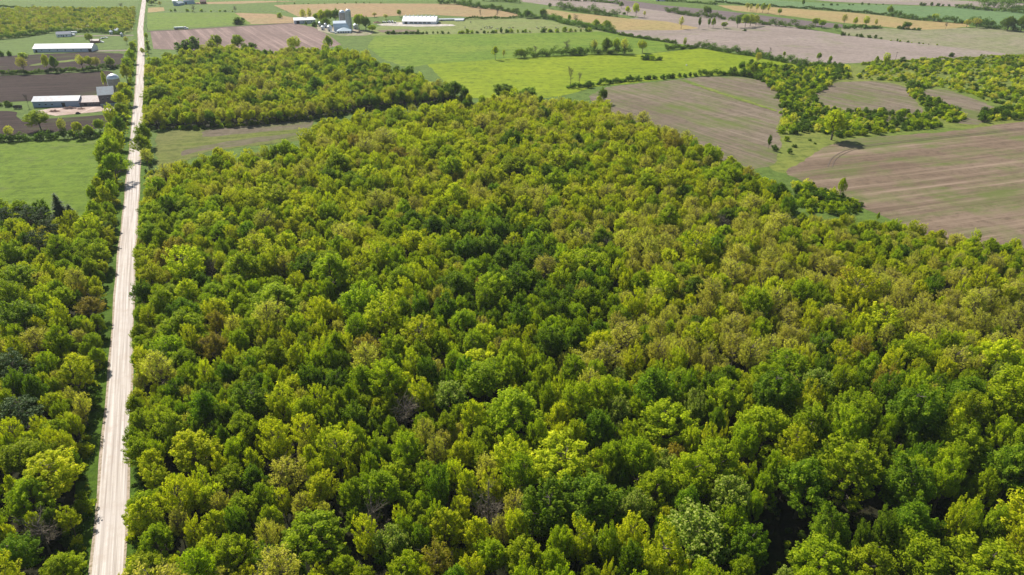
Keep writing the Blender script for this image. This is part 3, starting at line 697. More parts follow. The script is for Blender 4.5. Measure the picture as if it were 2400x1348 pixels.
for (k, zz), l in sb.items():
    rows = {}
    for r_, px, i in sorted(l): rows.setdefault(r_, []).append((px, i))
    rk = sorted(rows)
    for a, r_ in enumerate(rk):
        q = rows[r_]; n = len(q)
        for j, (px, i) in enumerate(q):
            t = f"{SP[k]} shrub {zz}" 
            if len(rk) > 1: t += f", {ORD[min(a+1,20)]} row down"
            if n > 1: t += f", {'leftmost' if j == 0 else 'rightmost' if j == n-1 else ORD[min(j+1,20)]+' from left'}"
            x, y, kk, v, sr, sh, rz = shrubs[i]
            r, c, s_ = plant(kk, v, x, y, rz, sr, sh, t, 'shrub', 'shrubs round the ploughed fields', 'shrub', BUSH, ('foliage','stems'))
            src.setdefault(('B', kk, v), (c, s_))

# ------------------------------------------------------------------ far masses of trees and scrub: one object each
def mass(name, items, pref, label, cat):
    keys = sorted({(t[2], t[3]) for t in items})
    me = bpy.data.meshes.new(name); n = len(items)
    me.vertices.add(n); me.vertices.foreach_set('co', np.array([(t[0], t[1], 0) for t in items], np.float32).ravel())
    a = me.attributes.new('kind_id', 'INT', 'POINT'); a.data.foreach_set('value', [keys.index((t[2], t[3])) for t in items])
    a = me.attributes.new('turn', 'FLOAT_VECTOR', 'POINT'); a.data.foreach_set('vector', np.array([(0,0,t[6]) for t in items], np.float32).ravel())
    a = me.attributes.new('size', 'FLOAT_VECTOR', 'POINT'); a.data.foreach_set('vector', np.array([(t[4],t[4],t[5]) for t in items], np.float32).ravel())
    me.update(); o = me_obj(name, me)
    g = bpy.data.node_groups.new(name, 'GeometryNodeTree')
    g.interface.new_socket('Geometry', in_out='INPUT', socket_type='NodeSocketGeometry')
    g.interface.new_socket('Geometry', in_out='OUTPUT', socket_type='NodeSocketGeometry')
    N, K = g.nodes, g.links
    gi = N.new('NodeGroupInput'); go = N.new('NodeGroupOutput'); jn = N.new('GeometryNodeJoinGeometry')
    def attr(nm, ty):
        x = N.new('GeometryNodeInputNamedAttribute'); x.data_type = ty; x.inputs['Name'].default_value = nm; return x.outputs[0]
    ki = attr('kind_id', 'INT'); tu = attr('turn', 'FLOAT_VECTOR'); sz = attr('size', 'FLOAT_VECTOR')
    er = N.new('FunctionNodeEulerToRotation'); K.new(tu, er.inputs[0])
    for q, (k, v) in enumerate(keys):
        if (pref, k, v) not in src: continue
        cmp_ = N.new('FunctionNodeCompare'); cmp_.data_type = 'INT'; cmp_.operation = 'EQUAL'
        ii = [s for s in cmp_.inputs if s.enabled and s.type == 'INT'] or [s for s in cmp_.inputs if s.type == 'INT']
        K.new(ki, ii[0]); ii[1].default_value = q
        for ob in src[(pref, k, v)]:
            oi = N.new('GeometryNodeObjectInfo'); oi.transform_space = 'ORIGINAL'; oi.inputs['Object'].default_value = ob
            oi.inputs['As Instance'].default_value = True
            ip = N.new('GeometryNodeInstanceOnPoints')
            K.new(gi.outputs[0], ip.inputs['Points']); K.new(cmp_.outputs[0], ip.inputs['Selection']); K.new(oi.outputs['Geometry'], ip.inputs['Instance'])
            K.new(er.outputs[0], ip.inputs['Rotation']); K.new(sz, ip.inputs['Scale']); K.new(ip.outputs[0], jn.inputs[0])
    K.new(jn.outputs[0], go.inputs[0])
    md = o.modifiers.new('scatter', 'NODES'); md.node_group = g
    tag(o, label, cat); o['kind'] = 'stuff'; return o
mass('woodland', [trees[i] for i in range(len(trees)) if i not in SINGLE], 'T', 'spring woodland of green and yellow crowns reaching back to the fields', 'woodland')
mass('scrub', [shrubs[i] for i in range(len(shrubs)) if i not in SSING], 'B', 'low yellow-green scrub spreading over the rough field at right', 'scrub')
ug = []
def ug_add(x, y, s_, kinds=('bush','green','bush','yellow')):
    kk = rnd.choice(kinds); ug.append((x, y, kk, rnd.randrange(len(BUSH[kk])), s_, s_*rnd.uniform(.7,1.2), rnd.uniform(0,6.28)))
for k in 'ABC':
    q, _ = resample(np.vstack([woods[k], woods[k][:1]]), 2.6)
    for x, y in q:
        px, py, s_ = P(x, y, 0)
        if -50 < px < 2450 and -50 < py < 1420: ug_add(x+rnd.gauss(0,1.2), y+rnd.gauss(0,1.2), rnd.uniform(.45,1.25))
rdu = road_dist(np.array([(t[0], t[1]) for t in ug])); ug = [t for t, d in zip(ug, rdu) if not -5.6 < d < 5.4]
for x, y, r_ in scatter(CLEAR, lambda x, y: 1.1+rnd.random(), 900):
    if rnd.random() < .75: ug_add(x, y, rnd.uniform(.25,.75), ('bud','bush','bush','green'))
for k in 'AC':
    for x, y, r_ in scatter(woods[k], lambda x, y: 1.6 if P(x,y,0)[1] > 700 and -50 < P(x,y,0)[0] < 2450 else None, 4200):
        ug_add(x, y, rnd.uniform(.3,.8))
rdu = road_dist(np.array([(t[0], t[1]) for t in ug])); ug = [t for t, d in zip(ug, rdu) if not -5.4 < d < 5.0]
for p, d_ in zip(rp, rs_):                                 # weeds on the verges
    for sgn in (-1, 1):
        for _ in range(2):
            if P(p[0], p[1], 0)[1] < 90: continue
            u = rnd.uniform(4.9, 7.6); i = int(np.argmin(((rp-p)**2).sum(1))); q = p+nv[i]*u*sgn+tv[i]*rnd.uniform(-6,6); ug_add(q[0], q[1], rnd.uniform(.18,.5), ('green','yellow','bush','bud'))
for i, p in enumerate(rp):                                # thicket west of the road between barn and wood
    py = P(p[0], p[1], 0)[1]
    if 105 < py < 485:
        for _ in range(int(5+4*(py > 200))):
            u = rnd.uniform(7.0, 8.5+(8 if py > 262 else 1)); q = p-nv[i]*u+tv[i]*rnd.uniform(-6,6); ug_add(q[0], q[1], rnd.uniform(.5,1.5)*(.55 if 170 < py < 262 else 1), ('green','yellow','bush','green','bud'))
    if 135 < py < 300 or 385 < py < 420:
        q = p+nv[i]*rnd.uniform(6.5,9)+tv[i]*rnd.uniform(-6,6); ug_add(q[0], q[1], rnd.uniform(.5,1.2), ('green','yellow','bush'))
mass('undergrowth', ug, 'B', 'low bushes and saplings filling the wood edges and clearing', 'undergrowth')
print('TREES', len(trees), len(SINGLE), 'SHRUBS', len(shrubs), len(SSING))

# ------------------------------------------------------------------ hedgerows, field trees and single bushes
used = {}
def uniq(t): used[t] = used.get(t, 0)+1; return t
def tree_at(px, py, top, kind, label, wide=None, name=None, cat='tree', group='field trees', v=None):
    """base and top as seen; the height follows from the distance"""
    x, y = G(px, py); s = P(x, y, 5); dep = math.hypot(x, y); H = (py-top)/(s[2]*y/math.hypot(y, CAM_H)*0+s[2]*cp*1.06)
    R = (wide/s[2]/2)*(1.35 if 700 < px < 885 and py < 80 else 1) if wide else H*.3
    v = rnd.randrange(len(VAR[kind])) if v is None else v
    base = 3.3 if kind in ('spruce','bare') else 4.6
    r, c, t = plant(kind, v, x, y, rnd.uniform(0,6.28), R/base, H/16.0, label, cat, group, name or 'field_tree', parts=('crown','trunk') if kind != 'bare' else ('branches','trunk'))
    return r
def bush_at(px, py, wpx, hpx, kind, label, group=None):
    x, y = G(px, py); s = P(x, y, 1)[2]; R = wpx/s/2; H = hpx/(s*cp*1.03); v = rnd.randrange(len(BUSH[kind]))
    return plant(kind, v, x, y, rnd.uniform(0,6.28), R/2.3, H/3.4, label, 'bush', group, 'bush', BUSH, ('foliage','stems'))[0]
def row(pts, n, wpx, hpx, kinds, where, jit=.35):
    p = np.array(pts, float); d = np.r_[0, np.cumsum(np.hypot(*np.diff(p, axis=0).T))]
    for i in range(n):
        t = (i+.5+rnd.uniform(-jit, jit))/n*d[-1]; px, py = np.interp(t, d, p[:,0]), np.interp(t, d, p[:,1])
        k = rnd.choice(kinds); q = rnd.uniform(.65, 1.35)
        bush_at(px, py, wpx*q, hpx*q*rnd.uniform(.85,1.2), k, f"{SP[k]} bush {where}, {ORD[i+1] if i < n-1 else 'last'} from left", 'bushes '+where)
def hedge(pts, hm, wm, label, m='bush', per=30, dens=1.5, leaf=.34):
    p, s = resample(GP(pts), 1/dens); n = len(p); cs, rs = [], []
    for i, q in enumerate(p):
        hh = hm*(1+.35*math.sin(i*.31+pts[0][0])+.25*math.sin(i*.117)+.2*rnd.uniform(-1,1))
        if rnd.random() < .05: continue
        for _ in range(3):
            cs.append((q[0]+rnd.gauss(0,wm*.3), q[1]+rnd.gauss(0,wm*.3), hh*rnd.uniform(.2,.95))); rs.append(rnd.uniform(.8,1.3)*max(1.0, hm/3))
    V, t = leaves_on(np.array(cs), rs, per, leaf, up=.3); V[:,2] = np.maximum(V[:,2], .02)
    o = me_obj('hedge', quads_mesh('hedge', V, None, L[m], t)); return tag(o, label, 'hedge', 'hedges between the fields')

hedge([(1207,136),(1290,131),(1350,128),(1420,126),(1480,126)], 6.2, 4.5, 'dark uneven hedge between the two bright green fields, under the umbrella tree')
hedge([(1560,117),(1600,115),(1640,112)], 4, 3.2, 'short dense hedge at the bright field\'s far corner')
hedge([(1645,112),(1700,123),(1760,131),(1820,143),(1880,153),(1935,160)], 5.2, 4, 'long hedge between bright green field and big pale ploughed field')
hedge([(1330,207),(1390,202)], 2.6, 2.5, 'low hedge at the foot of the tall dead tree')
hedge([(1400,199),(1450,193),(1500,188)], 3.4, 3, 'thin low hedge below bright green field, ending at round bushes')
hedge([(1640,178),(1700,176),(1735,178),(1770,184),(1790,190)], 4, 3.2, 'thick hedge along the weedy ploughed field\'s far edge')
hedge([(1450,82),(1500,90),(1560,99),(1585,103)], 2.8, 2.4, 'low scrubby hedge beside the pale field\'s left corner')
hedge([(1215,41),(1260,44),(1290,45),(1325,57),(1365,64),(1400,70),(1442,79)], 6.0, 5, 'tall ragged hedge curving round the far pasture', leaf=.45, dens=.9)
hedge([(1308,21),(1360,28),(1410,36),(1450,40)], 8.5, 7, 'tall tree-like belt between orange field and pale far field', leaf=.5, dens=.8)
hedge([(1560,28),(1600,35),(1640,40),(1700,46)], 6, 5, 'grey-green hedge along the purple strip\'s left half', leaf=.45, dens=.8)
hedge([(1712,48),(1760,55),(1810,60),(1860,65),(1905,71)], 6.5, 5, 'bushy hedge along the purple strip\'s right half', leaf=.45, dens=.8)
hedge([(1675,5),(1765,14),(1906,22),(1960,26),(2034,32),(2080,37)], 3.0, 3, 'far thin hedge between gold field and blue-green field', leaf=.5, dens=.7)
hedge([(2084,38),(2137,46),(2212,52),(2269,56)], 6.0, 5, 'dark high hedge under the far blue-green field', leaf=.5, dens=.8)
hedge([(2275,58),(2310,66),(2353,70),(2420,76)], 8, 7, 'dark belt at the right end of the gold field', leaf=.5, dens=.8)
hedge([(1976,67),(2000,68),(2062,67)], 4, 4, 'low dark hedge with small trees over the grey-green field', leaf=.45, dens=.8)
hedge([(1085,46),(1120,45),(1160,44),(1210,43)], 3, 2.6, 'sparse hedge below the orange field, right of the white barn', leaf=.45, dens=.7)
hedge([(0,176),(93,172),(170,168),(235,163),(285,160)], 3.2, 3, 'dark bushy hedge between the two dark tilled fields')
hedge([(-40,333),(60,330),(126,327),(176,323),(245,320)], 4.2, 3.4, 'bushy hedge between dark soil and the left meadow')
hedge([(1150,20),(1190,28),(1216,34)], 5, 5, 'blue-green hedge at the orange field\'s right tip', leaf=.5, dens=.8)
hedge([(0,16),(60,20),(120,22),(200,22),(300,22)], 2.2, 2.4, 'thin hedge beyond the young wood at top left', leaf=.45, dens=.6)
hedge([(2020,152),(2100,146),(2200,141),(2300,137),(2400,132)], 2.2, 2.4, 'thin hedge above the large scrub field', 'green', leaf=.36, dens=.8)
hedge([(1025,9),(1080,11),(1105,17),(1150,22)], 7, 6, 'blue-green tree belt along the orange field\'s top right', leaf=.5, dens=.8)
hedge([(1130,2),(1195,5),(1215,8)], 7, 8, 'dark belt at the top edge left of the pale fields', leaf=.5, dens=.7)
hedge([(1262,-3),(1330,2),(1400,5),(1450,9)], 4, 5, 'thin belt on the pale fields at the top edge', leaf=.5, dens=.7)
hedge([(1560,3),(1640,8),(1680,12)], 3, 4, 'short far hedge left of the gold field', leaf=.5, dens=.7)
hedge([(2290,4),(2350,6),(2420,9)], 12, 16, 'farthest blue wood at the top right corner', leaf=.7, dens=.5)
hedge([(900,-4),(1000,-3),(1100,-2)], 4, 5, 'thin far belt over the orange field', leaf=.6, dens=.5)
hedge([(2240,18),(2300,24),(2360,28),(2420,34)], 5, 6, 'grey-green belt below the farthest blue wood', leaf=.5, dens=.8)
hedge([(0,93),(60,87),(120,77),(230,76),(290,82)], 4.5, 4, 'dark bushy front edge of the yellow scrub at top left', leaf=.4, dens=1)
hedge([(905,80),(990,80)], 2.2, 2, 'low weedy hedge under the line of bushes', leaf=.4, dens=.7)
hedge([(2300,16),(2340,19),(2420,26)], 9, 14, 'blue-grey wood belt at the photo\'s top right corner', leaf=.6, dens=.7)

row([(905,80),(1060,79)], 12, 9, 7, ['bush'], 'in the line right of the silo farm')
row([(1070,79),(1250,76)], 16, 9, 7, ['bush','green'], 'in the line below the grazing cattle')
row([(1265,76),(1390,74)], 10, 12, 8, ['bush','green'], 'in the line where the pasture narrows')
row([(1505,187),(1635,179)], 10, 13, 9, ['bush'], 'in the line below the bright green field')
row([(1735,178),(1790,184)], 4, 18, 11, ['bush'], 'at the top corner of the shrub thicket')
row([(1972,83),(2070,92)], 7, 9, 6, ['bush'], 'above the big pale ploughed field')
row([(2080,95),(2200,107)], 9, 5, 3.5, ['bush','green'], 'dotting the pale field\'s upper edge')
row([(2150,13),(2230,15)], 6, 9, 6, ['bush'], 'on the far pale strip')
row([(388,27),(560,28)], 9, 8, 5, ['bush','green'], 'along the far fence line')
row([(655,10),(900,8)], 12, 4, 3, ['bush'], 'beyond the far orange field')
row([(2095,67),(2160,72)], 5, 12, 7, ['bush'], 'below the gold field at right')
row([(1925,13),(2080,11)], 9, 6, 4, ['bush'], 'on the far pale strip\'s edge')
row([(0,250),(30,250)], 3, 14, 9, ['bush'], 'beside the dark wagon')
row([(1290,150),(1290,151)], 1, 6, 4, ['bush'], 'alone') if False else None
for px, py, w_, h_, k, t in [
 (1353,129,36,20,'bush','big dark bush in the hedge left of the umbrella tree'),(1512,140,24,14,'bush','dark bush at the left of the field clump'),(1528,141,20,12,'green','pale bush in the middle of the field clump'),
 (1545,141,18,10,'bush','small bush at the right of the field clump'),(562,57,30,18,'bush','large spreading bush alone at the field boundary'),(655,42,16,11,'green','round bush alone on the orange field'),
 (4,132,14,14,'bush','dark bush cut by the left frame edge'),(22,131,13,13,'bush','small round bush left of the long white shed'),(52,136,30,12,'green','low wide bush near the long white shed'),
 (432,118,40,26,'bush','dark round bush at the ridged field\'s near corner'),(460,120,38,28,'bush','second dark bush beside the ridged field\'s near corner'),(592,112,22,14,'bush','dark bush standing at the ridged field\'s lower edge'),
 (717,58,7,9,'bush','small dark conical bush before the white shed'),(738,62,16,12,'bush','purple-dark bush right of the white shed'),(1555,186,14,10,'bush','round bush between hedge and weedy field'),
 (1717,174,22,20,'bush','tall dark bush by the thicket\'s left end'),(1380,206,24,14,'bush','dark bush right of the dead tree\'s foot'),(1463,34,9,6,'bush','small bush beneath two far yellow trees'),
 (1745,73,10,6,'bush','small bush on the far clump\'s green islet'),(2230,133,14,11,'bush','dark bush pair on the scrub field\'s top edge'),(2298,135,8,7,'bush','small dark bush on the scrub field\'s top edge')]:
    bush_at(px, py, w_, h_, k, t, 'single bushes')

for px, py, top, k, w_, t in [
 (1161,140,107,'yellow',17,'small yellow tree standing alone at the green field\'s left boundary'),(1181,138,116,'bud',9,'thin pale tree right of the lone yellow tree'),
 (1197,138,124,'bush_','',''),(1222,136,114,'green',22,'leafy green tree at the hedge\'s left end'),(1255,131,108,'bare',13,'small bare tree rising from the hedge'),
 (1327,128,94,'bare',20,'taller bare tree left of the big dark hedge bush'),(1393,125,96,'bud',22,'half-leafed tree left of the umbrella tree'),(1421,125,89,'dark',28,'umbrella-shaped dark green tree in the hedge'),
 (1443,126,92,'green',18,'slender tree right of the umbrella tree'),(1462,127,92,'bud',26,'broad pale tree, right end of the hedge trees'),(1505,124,96,'yellow',26,'yellow-green tree at the corner of two green fields'),
 (1604,113,92,'yellow',10,'small yellow tree on the short dense hedge'),(1775,152,122,'bud',21,'tall pale vase-shaped tree over the bright field\'s corner'),(1737,168,145,'dark',20,'dark tree left of the tall vase-shaped one'),
 (1763,178,147,'green',26,'green tree just below the tall vase-shaped one'),(1774,125,111,'dark',7,'tiny dark upright tree on the long hedge'),(1804,130,112,'bare',8,'faint bare tree on the long hedge'),
 (1836,138,120,'green',9,'small tree midway on the long hedge'),(1918,146,123,'green',15,'flat-topped tree near the long hedge\'s right end'),(1944,153,130,'green',11,'narrow tree at the long hedge\'s right end'),
 (1337,204,157,'bare',17,'tall dead tree standing against the bright green field'),(1358,203,170,'bare',13,'short bare tree beside the tall dead tree'),
 (1948,328,256,'yellow',76,'broad lone tree above its own shadow by the large field'),(1968,462,413,'green',21,'narrow upright tree on the near edge of the large field'),(2055,520,495,'green',8,'thin green sapling on the strip by the large field'),
 (1800,350,315,'dark',12,'narrow dark tree at the grassy corner'),(1596,68,40,'bud',15,'pale tree on the far gold field\'s edge'),(1638,68,42,'dark',9,'slim dark tree between far fields'),
 (1661,65,44,'dark',9,'slim dark tree, left of a pair'),(1671,66,42,'green',12,'green tree, right of a pair'),(1696,67,53,'green',18,'low green tree before the far clump'),
 (1728,65,38,'dark',16,'dark tree at the far clump\'s left'),(1746,64,36,'green',22,'green tree in the middle of the far clump'),(1758,62,34,'yellow',24,'bright tree topping the far clump'),(1771,60,36,'yellow',20,'pale tree at the far clump\'s right'),
 (1334,53,34,'green',11,'small umbrella tree on the far hedge'),(1349,54,34,'bare',14,'bare tree on the far hedge'),(1422,71,48,'green',26,'broad tree near the far hedge\'s right end'),(1397,68,46,'green',20,'green tree second from the far hedge\'s end'),
 (1236,43,24,'dark',20,'blue-dark tree on the far hedge\'s left end'),(1272,43,22,'dark',22,'second blue-dark tree on the far hedge'),(1166,45,22,'bare',10,'bare tree over the orange field\'s lower edge'),(1126,44,23,'bare',7,'thin bare tree right of the white barn'),
 (1288,20,8,'dark',11,'round dark tree beyond the far pale field'),(1456,20,4,'dark',12,'dark tree on the far purple strip\'s left'),(1470,38,14,'yellow',15,'left of two far yellow umbrella trees'),(1490,40,10,'yellow',20,'right of two far yellow umbrella trees'),
 (1510,41,26,'bud',8,'small pale tree near two far umbrella trees'),(1751,25,8,'bud',12,'pale tree, first of the gold strip trees'),(1759,27,10,'bud',8,'thin tree, second of the gold strip trees'),(1773,29,9,'bud',10,'pale tree, third of the gold strip trees'),
 (1787,30,8,'green',14,'leafy tree, fourth of the gold strip trees'),(1800,32,10,'bud',10,'thin tree, fifth of the gold strip trees'),(1826,36,21,'green',11,'small round tree on the gold strip\'s lower edge'),(1882,15,0,'dark',9,'small dark tree far inside the blue-green field'),
 (1656,38,16,'dark',26,'big dark tree crowning the purple strip hedge'),(1910,62,44,'green',22,'pale tree on the right of the purple strip'),(1925,66,48,'green',20,'rounded tree where purple strip narrows'),(1957,72,57,'dark',14,'dark tree by the pale field\'s top edge'),
 (1977,60,34,'bud',15,'tall pale tree over the low dark hedge'),(2003,62,40,'yellow',14,'yellow tree over the low dark hedge'),(2028,64,42,'yellow',18,'second yellow tree over the low dark hedge'),(2051,64,45,'bud',10,'right tree over the low dark hedge'),
 (2084,36,15,'green',20,'tall tree on the far dark hedge'),(2190,49,35,'yellow',20,'yellowish tree on the far dark hedge'),(2125,68,52,'dark',26,'dark clump tree below the gold strip'),(2216,68,50,'bare',9,'bare tree on the gold strip\'s near edge'),
 (2265,64,46,'bud',20,'pale tree at the gold strip\'s right end'),(2288,65,44,'bud',26,'broad pale tree at the gold strip\'s right end'),(2322,64,48,'dark',20,'dark tree left of the big dark pair'),(2360,72,39,'dark',34,'big dark tree, left of the pair at right frame'),(2392,74,38,'dark',34,'big dark tree, right of the pair at right frame'),
 (2053,152,131,'green',10,'narrow tree above the scrub field\'s left'),(2074,155,128,'yellow',20,'yellow-green tree above the scrub field\'s left'),(2015,150,140,'bush_','',''),
 (58,172,133,'bud',28,'pale brown tree at the left of the dark hedge'),(113,168,128,'yellow',22,'yellow tree beside a dark one in the left hedge'),(132,169,131,'dark',22,'dark tree beside the yellow one in the left hedge'),
 (196,166,131,'bud',26,'first pale tree of three by the left hedge'),(213,165,130,'yellow',26,'middle yellow tree of three by the left hedge'),(230,164,133,'bud',24,'third pale tree of three by the left hedge'),(262,160,134,'green',26,'green tree with dark foot at left hedge\'s end'),
 (97,306,262,'green',54,'spreading lone green tree below the blue-grey barn'),(25,330,295,'bud',28,'pale tree at left end of the meadow hedge'),(150,322,278,'bud',26,'thin pale tree in the meadow hedge'),(188,324,282,'yellow',32,'yellow-green tree in the meadow hedge'),
 (212,322,292,'green',24,'green tree in the meadow hedge'),(237,320,276,'green',28,'tall green tree at the meadow hedge\'s right'),(68,252,220,'bare',10,'bare tree left of the blue-grey barn'),(250,210,168,'yellow',14,'narrow yellow tree left of the lower silo'),
 (212,101,80,'green',20,'dark green tree by the junk vehicles'),(80,22,10,'bare',8,'bare tree at the top left'),(285,22,8,'bare',14,'bare tree near the road\'s far end'),
 (712,52,22,'bud',14,'pale tree behind the white shed, left'),(727,50,21,'bud',12,'pale tree behind the white shed, right'),(745,56,30,'green',20,'green tree left of the twin silos'),(757,60,24,'yellow',24,'yellow-green tree in the farm grove'),
 (772,58,22,'green',22,'tall green tree in the farm grove'),(788,54,23,'dark',20,'dark tree touching the shorter silo'),(764,64,42,'dark',18,'low dark tree amid the grain bins'),(842,70,36,'green',22,'green tree right of the tall silo'),
 (858,72,40,'dark',20,'dark tree right of the small grain bin'),(872,76,60,'green',16,'low green tree at the farm\'s right corner'),(878,40,30,'bud',12,'pale tree behind the silo farm'),(936,40,24,'green',12,'single tree rising behind the white barn'),(905,46,34,'bud',14,'thin tree left of the white barn'),
 (349,12,-4,'dark',12,'dark tree at the road\'s far end'),(357,13,1,'green',13,'green tree at the road\'s far end'),(366,8,-6,'dark',12,'second dark tree at the road\'s far end'),(376,16,3,'bud',10,'pale tree at the road\'s far end'),
 (552,30,14,'bare',12,'bare tree on the far fence line'),(455,29,12,'bare',14,'leaning bare tree on the far fence line'),(348,115,95,'green',9,'upright shrubby tree beside ridged field and road'),(350,124,104,'dark',9,'narrow dark tree beside ridged field and road'),
 (345,96,78,'green',9,'small tree where the ridged field meets the road'),(2358,150,135,'green',9,'small tree at the scrub field\'s upper right'),
 (560,122,84,'green',34,'green tree before the ridged field, second from left'),(512,118,84,'green',30,'green tree before the ridged field, leftmost'),(690,124,88,'yellow',36,'rounded yellow-green tree before the ridged field, right'),(772,120,84,'green',24,'tall tree at the wood\'s farm corner'),
 (650,4,-12,'green',10,'small tree at the top edge')]:
    if k == 'bush_': continue
    tree_at(px, py, top, k, t, w_, cat='bare tree' if k == 'bare' else 'tree')
# roadside trees west of the road, from the barn down to the wood
LW = [(305,172,136,'green'),(302,195,150,'yellow'),(313,150,118,'green'),(296,232,190,'yellow'),(306,248,205,'green'),(290,262,212,'yellow'),(303,285,238,'green'),(285,306,252,'yellow'),(302,322,270,'dark'),(282,338,290,'green'),(296,352,302,'dark'),
      (284,392,318,'green'),(296,372,300,'yellow'),(268,402,340,'green'),(290,428,352,'green'),(272,448,392,'dark'),(252,462,410,'yellow'),(282,476,420,'green'),(300,104,86,'bud'),(315,120,98,'green'),(268,486,430,'yellow'),(240,478,432,'green')]
for i, (px, py, top, k) in enumerate(sorted(LW, key=lambda a: a[1])):
    tree_at(px-(15 if py > 262 else 2), py, top, k, f"{PHR[k]} on the road's west verge, {ORD[i+1] if i < 20 else 'next to last' if i == 20 else 'last'} from far end", (py-top)*.7, 'roadside_tree', group='roadside trees')
LE = [(346,345,290,'green'),(340,372,312,'green'),(336,130,112,'yellow'),(350,395,345,'bud')]
for i, (px, py, top, k) in enumerate(LE):
    tree_at(px, py, top, k, ['dense green tree overhanging the road by the small field','second green tree overhanging the road by the small field','yellow tree at the upper wood\'s road corner','pale tree where small field meets the main wood'][i], (py-top)*.8, 'roadside_tree', group='roadside trees')

# ------------------------------------------------------------------ farm buildings
def flat(name, c, rough=.6, var=.12, scale=1.5, metal=0.0, spec=.3):
    m, n, b = mat(name, rough, spec); b.inputs['Metallic'].default_value = metal
    lo = tuple(x*(1-var) for x in c); hi = tuple(min(1, x*(1+var)) for x in c)
    n.links.new(ramp(n, noise(n, mapping(n), scale, 5, .65), [(.3, lo), (.7, hi)]), b.inputs['Base Color']); return m
def ribbed(name, c, rough=.45, period=1.1, dark=.75, rust=None, metal=0.0):
    m, n, b = mat(name, rough, .4); b.inputs['Metallic'].default_value = metal
    tc = n.nodes.new('ShaderNodeTexCoord'); wv = n.nodes.new('ShaderNodeTexWave'); wv.inputs['Scale'].default_value = period; wv.bands_direction = 'X'
    n.links.new(tc.outputs['Object'], wv.inputs['Vector'])
    col = mix(n, c, tuple(x*dark for x in c), ramp(n, wv.outputs[0], [(.7,(0,0,0)),(.95,(.6,.6,.6))]))
    if rust: col = mix(n, col, rust, ramp(n, noise(n, tc.outputs['Object'], .35, 5, .7), [(.45,(0,0,0)),(.65,(.7,.7,.7))]))
    n.links.new(col, b.inputs['Base Color']); return m
W_white = ribbed('white_siding', (.62,.65,.70)); R_white = ribbed('white_roof', (.80,.80,.80), dark=.93)
W_blue = ribbed('blue_grey_siding', (.27,.36,.46)); W_lblue = ribbed('pale_blue_siding', (.42,.53,.62)); R_pale = ribbed('pale_metal_roof', (.56,.60,.64), dark=.85, rust=(.50,.38,.34))
R_pink = ribbed('rusty_pink_roof', (.58,.47,.44), rust=(.42,.27,.21)); W_wood = ribbed('weathered_boards', (.16,.14,.15), rough=.9, dark=.6); R_grey = ribbed('grey_metal_roof', (.40,.46,.48), rust=(.34,.32,.32))
DARK = flat('dark_opening', (.03,.03,.035)); CONC = flat('old_concrete', (.30,.27,.25), .9, .25, .6); CONC2 = flat('pale_concrete', (.42,.44,.42), .9, .18, .6); GALV = flat('galvanised_steel', (.55,.58,.61), .35, .1, metal=.35); DOME = flat('dome_metal', (.62,.66,.70), .35, .08, metal=.3)
RED = flat('red_boards', (.22,.09,.07), .8); WHT = flat('white_paint', (.75,.76,.78), .5); GLS = flat('dark_glass', (.04,.05,.06), .1, 0.1); BLACK = flat('black_rubber', (.02,.02,.02), .8); DWOOD = flat('dark_timber', (.07,.055,.05), .9)
def frame(p0, p1):
    a, b = Vector(G(*p0)), Vector(G(*p1)); d = b-a; return a, d.length, math.atan2(d.y, d.x)
def gable(name, p0, p1, D, wh, rh, wm, rm, label, cat='barn', doors=(), windows=(), over=.4, L0=None, back=None, ridge=.5, group=None):
    """long wall from p0 to p1 faces the camera; ridge parallel to it"""
    a, Ln, rz = frame(p0, p1); Ln = L0 or Ln
    r = empty(name, (a.x, a.y, 0), rz); tag(r, label, cat, group)
    mb = MB(); yr = D*ridge; bh = back if back is not None else wh
    v = [(0,0,0),(Ln,0,0),(Ln,D,0),(0,D,0),(0,0,wh),(Ln,0,wh),(Ln,D,bh),(0,D,bh),(0,yr,wh+rh),(Ln,yr,wh+rh)]
    mb.add(v, [(0,1,5,4),(2,3,7,6),(1,2,6,9,5),(3,0,4,8,7)]); mb.build('wall', wm, r)
    rb = MB(); o = over; s1 = rh/yr; s2 = (wh+rh-bh)/(D-yr); th = .12; e = .03
    for y0, z0, y1, z1 in ((-o, wh-o*s1, yr, wh+rh), (D+o, bh-o*s2, yr, wh+rh)):
        rb.add([(-o,y0,z0+e),(Ln+o,y0,z0+e),(Ln+o,y1,z1+e),(-o,y1,z1+e),(-o,y0,z0+e+th),(Ln+o,y0,z0+e+th),(Ln+o,y1,z1+e+th),(-o,y1,z1+e+th)],
               [(0,3,2,1),(4,5,6,7),(0,1,5,4),(1,2,6,5),(2,3,7,6),(3,0,4,7)])
    rb.build('roof', rm, r)
    for x0, x1, h in doors:
        d = MB(); d.box(x0, x1, -.06, .02, .05, h); d.build('door', DARK, r)
    for x0, x1, z0, z1 in windows:
        d = MB(); d.box(x0, x1, -.05, .02, z0, z1); f = d.build('window', GLS, r)
        t_ = MB(); t_.box(x0-.1, x1+.1, -.09, -.052, z1, z1+.12); t_.build('frame', WHT, f)
    return r
gable('long_shed', (79,123), (216,121.5), 14, 3.8, 3.6, W_white, R_white, 'long white poultry shed with gleaming white roof beside dark field', 'shed', doors=[(56,59,3),(2,4,2.4)], windows=[(8+i*8,9.2+i*8,1.6,2.4) for i in range(6)])
gable('long_barn', (79,252), (187,249.5), 10, 4.3, 2.6, W_blue, R_pale, 'long blue-grey barn with pale stained roof on the rubble yard', doors=[(20,22.5,3)], windows=[(4+i*4.4,5.2+i*4.4,1.6,2.4) for i in range(3)])
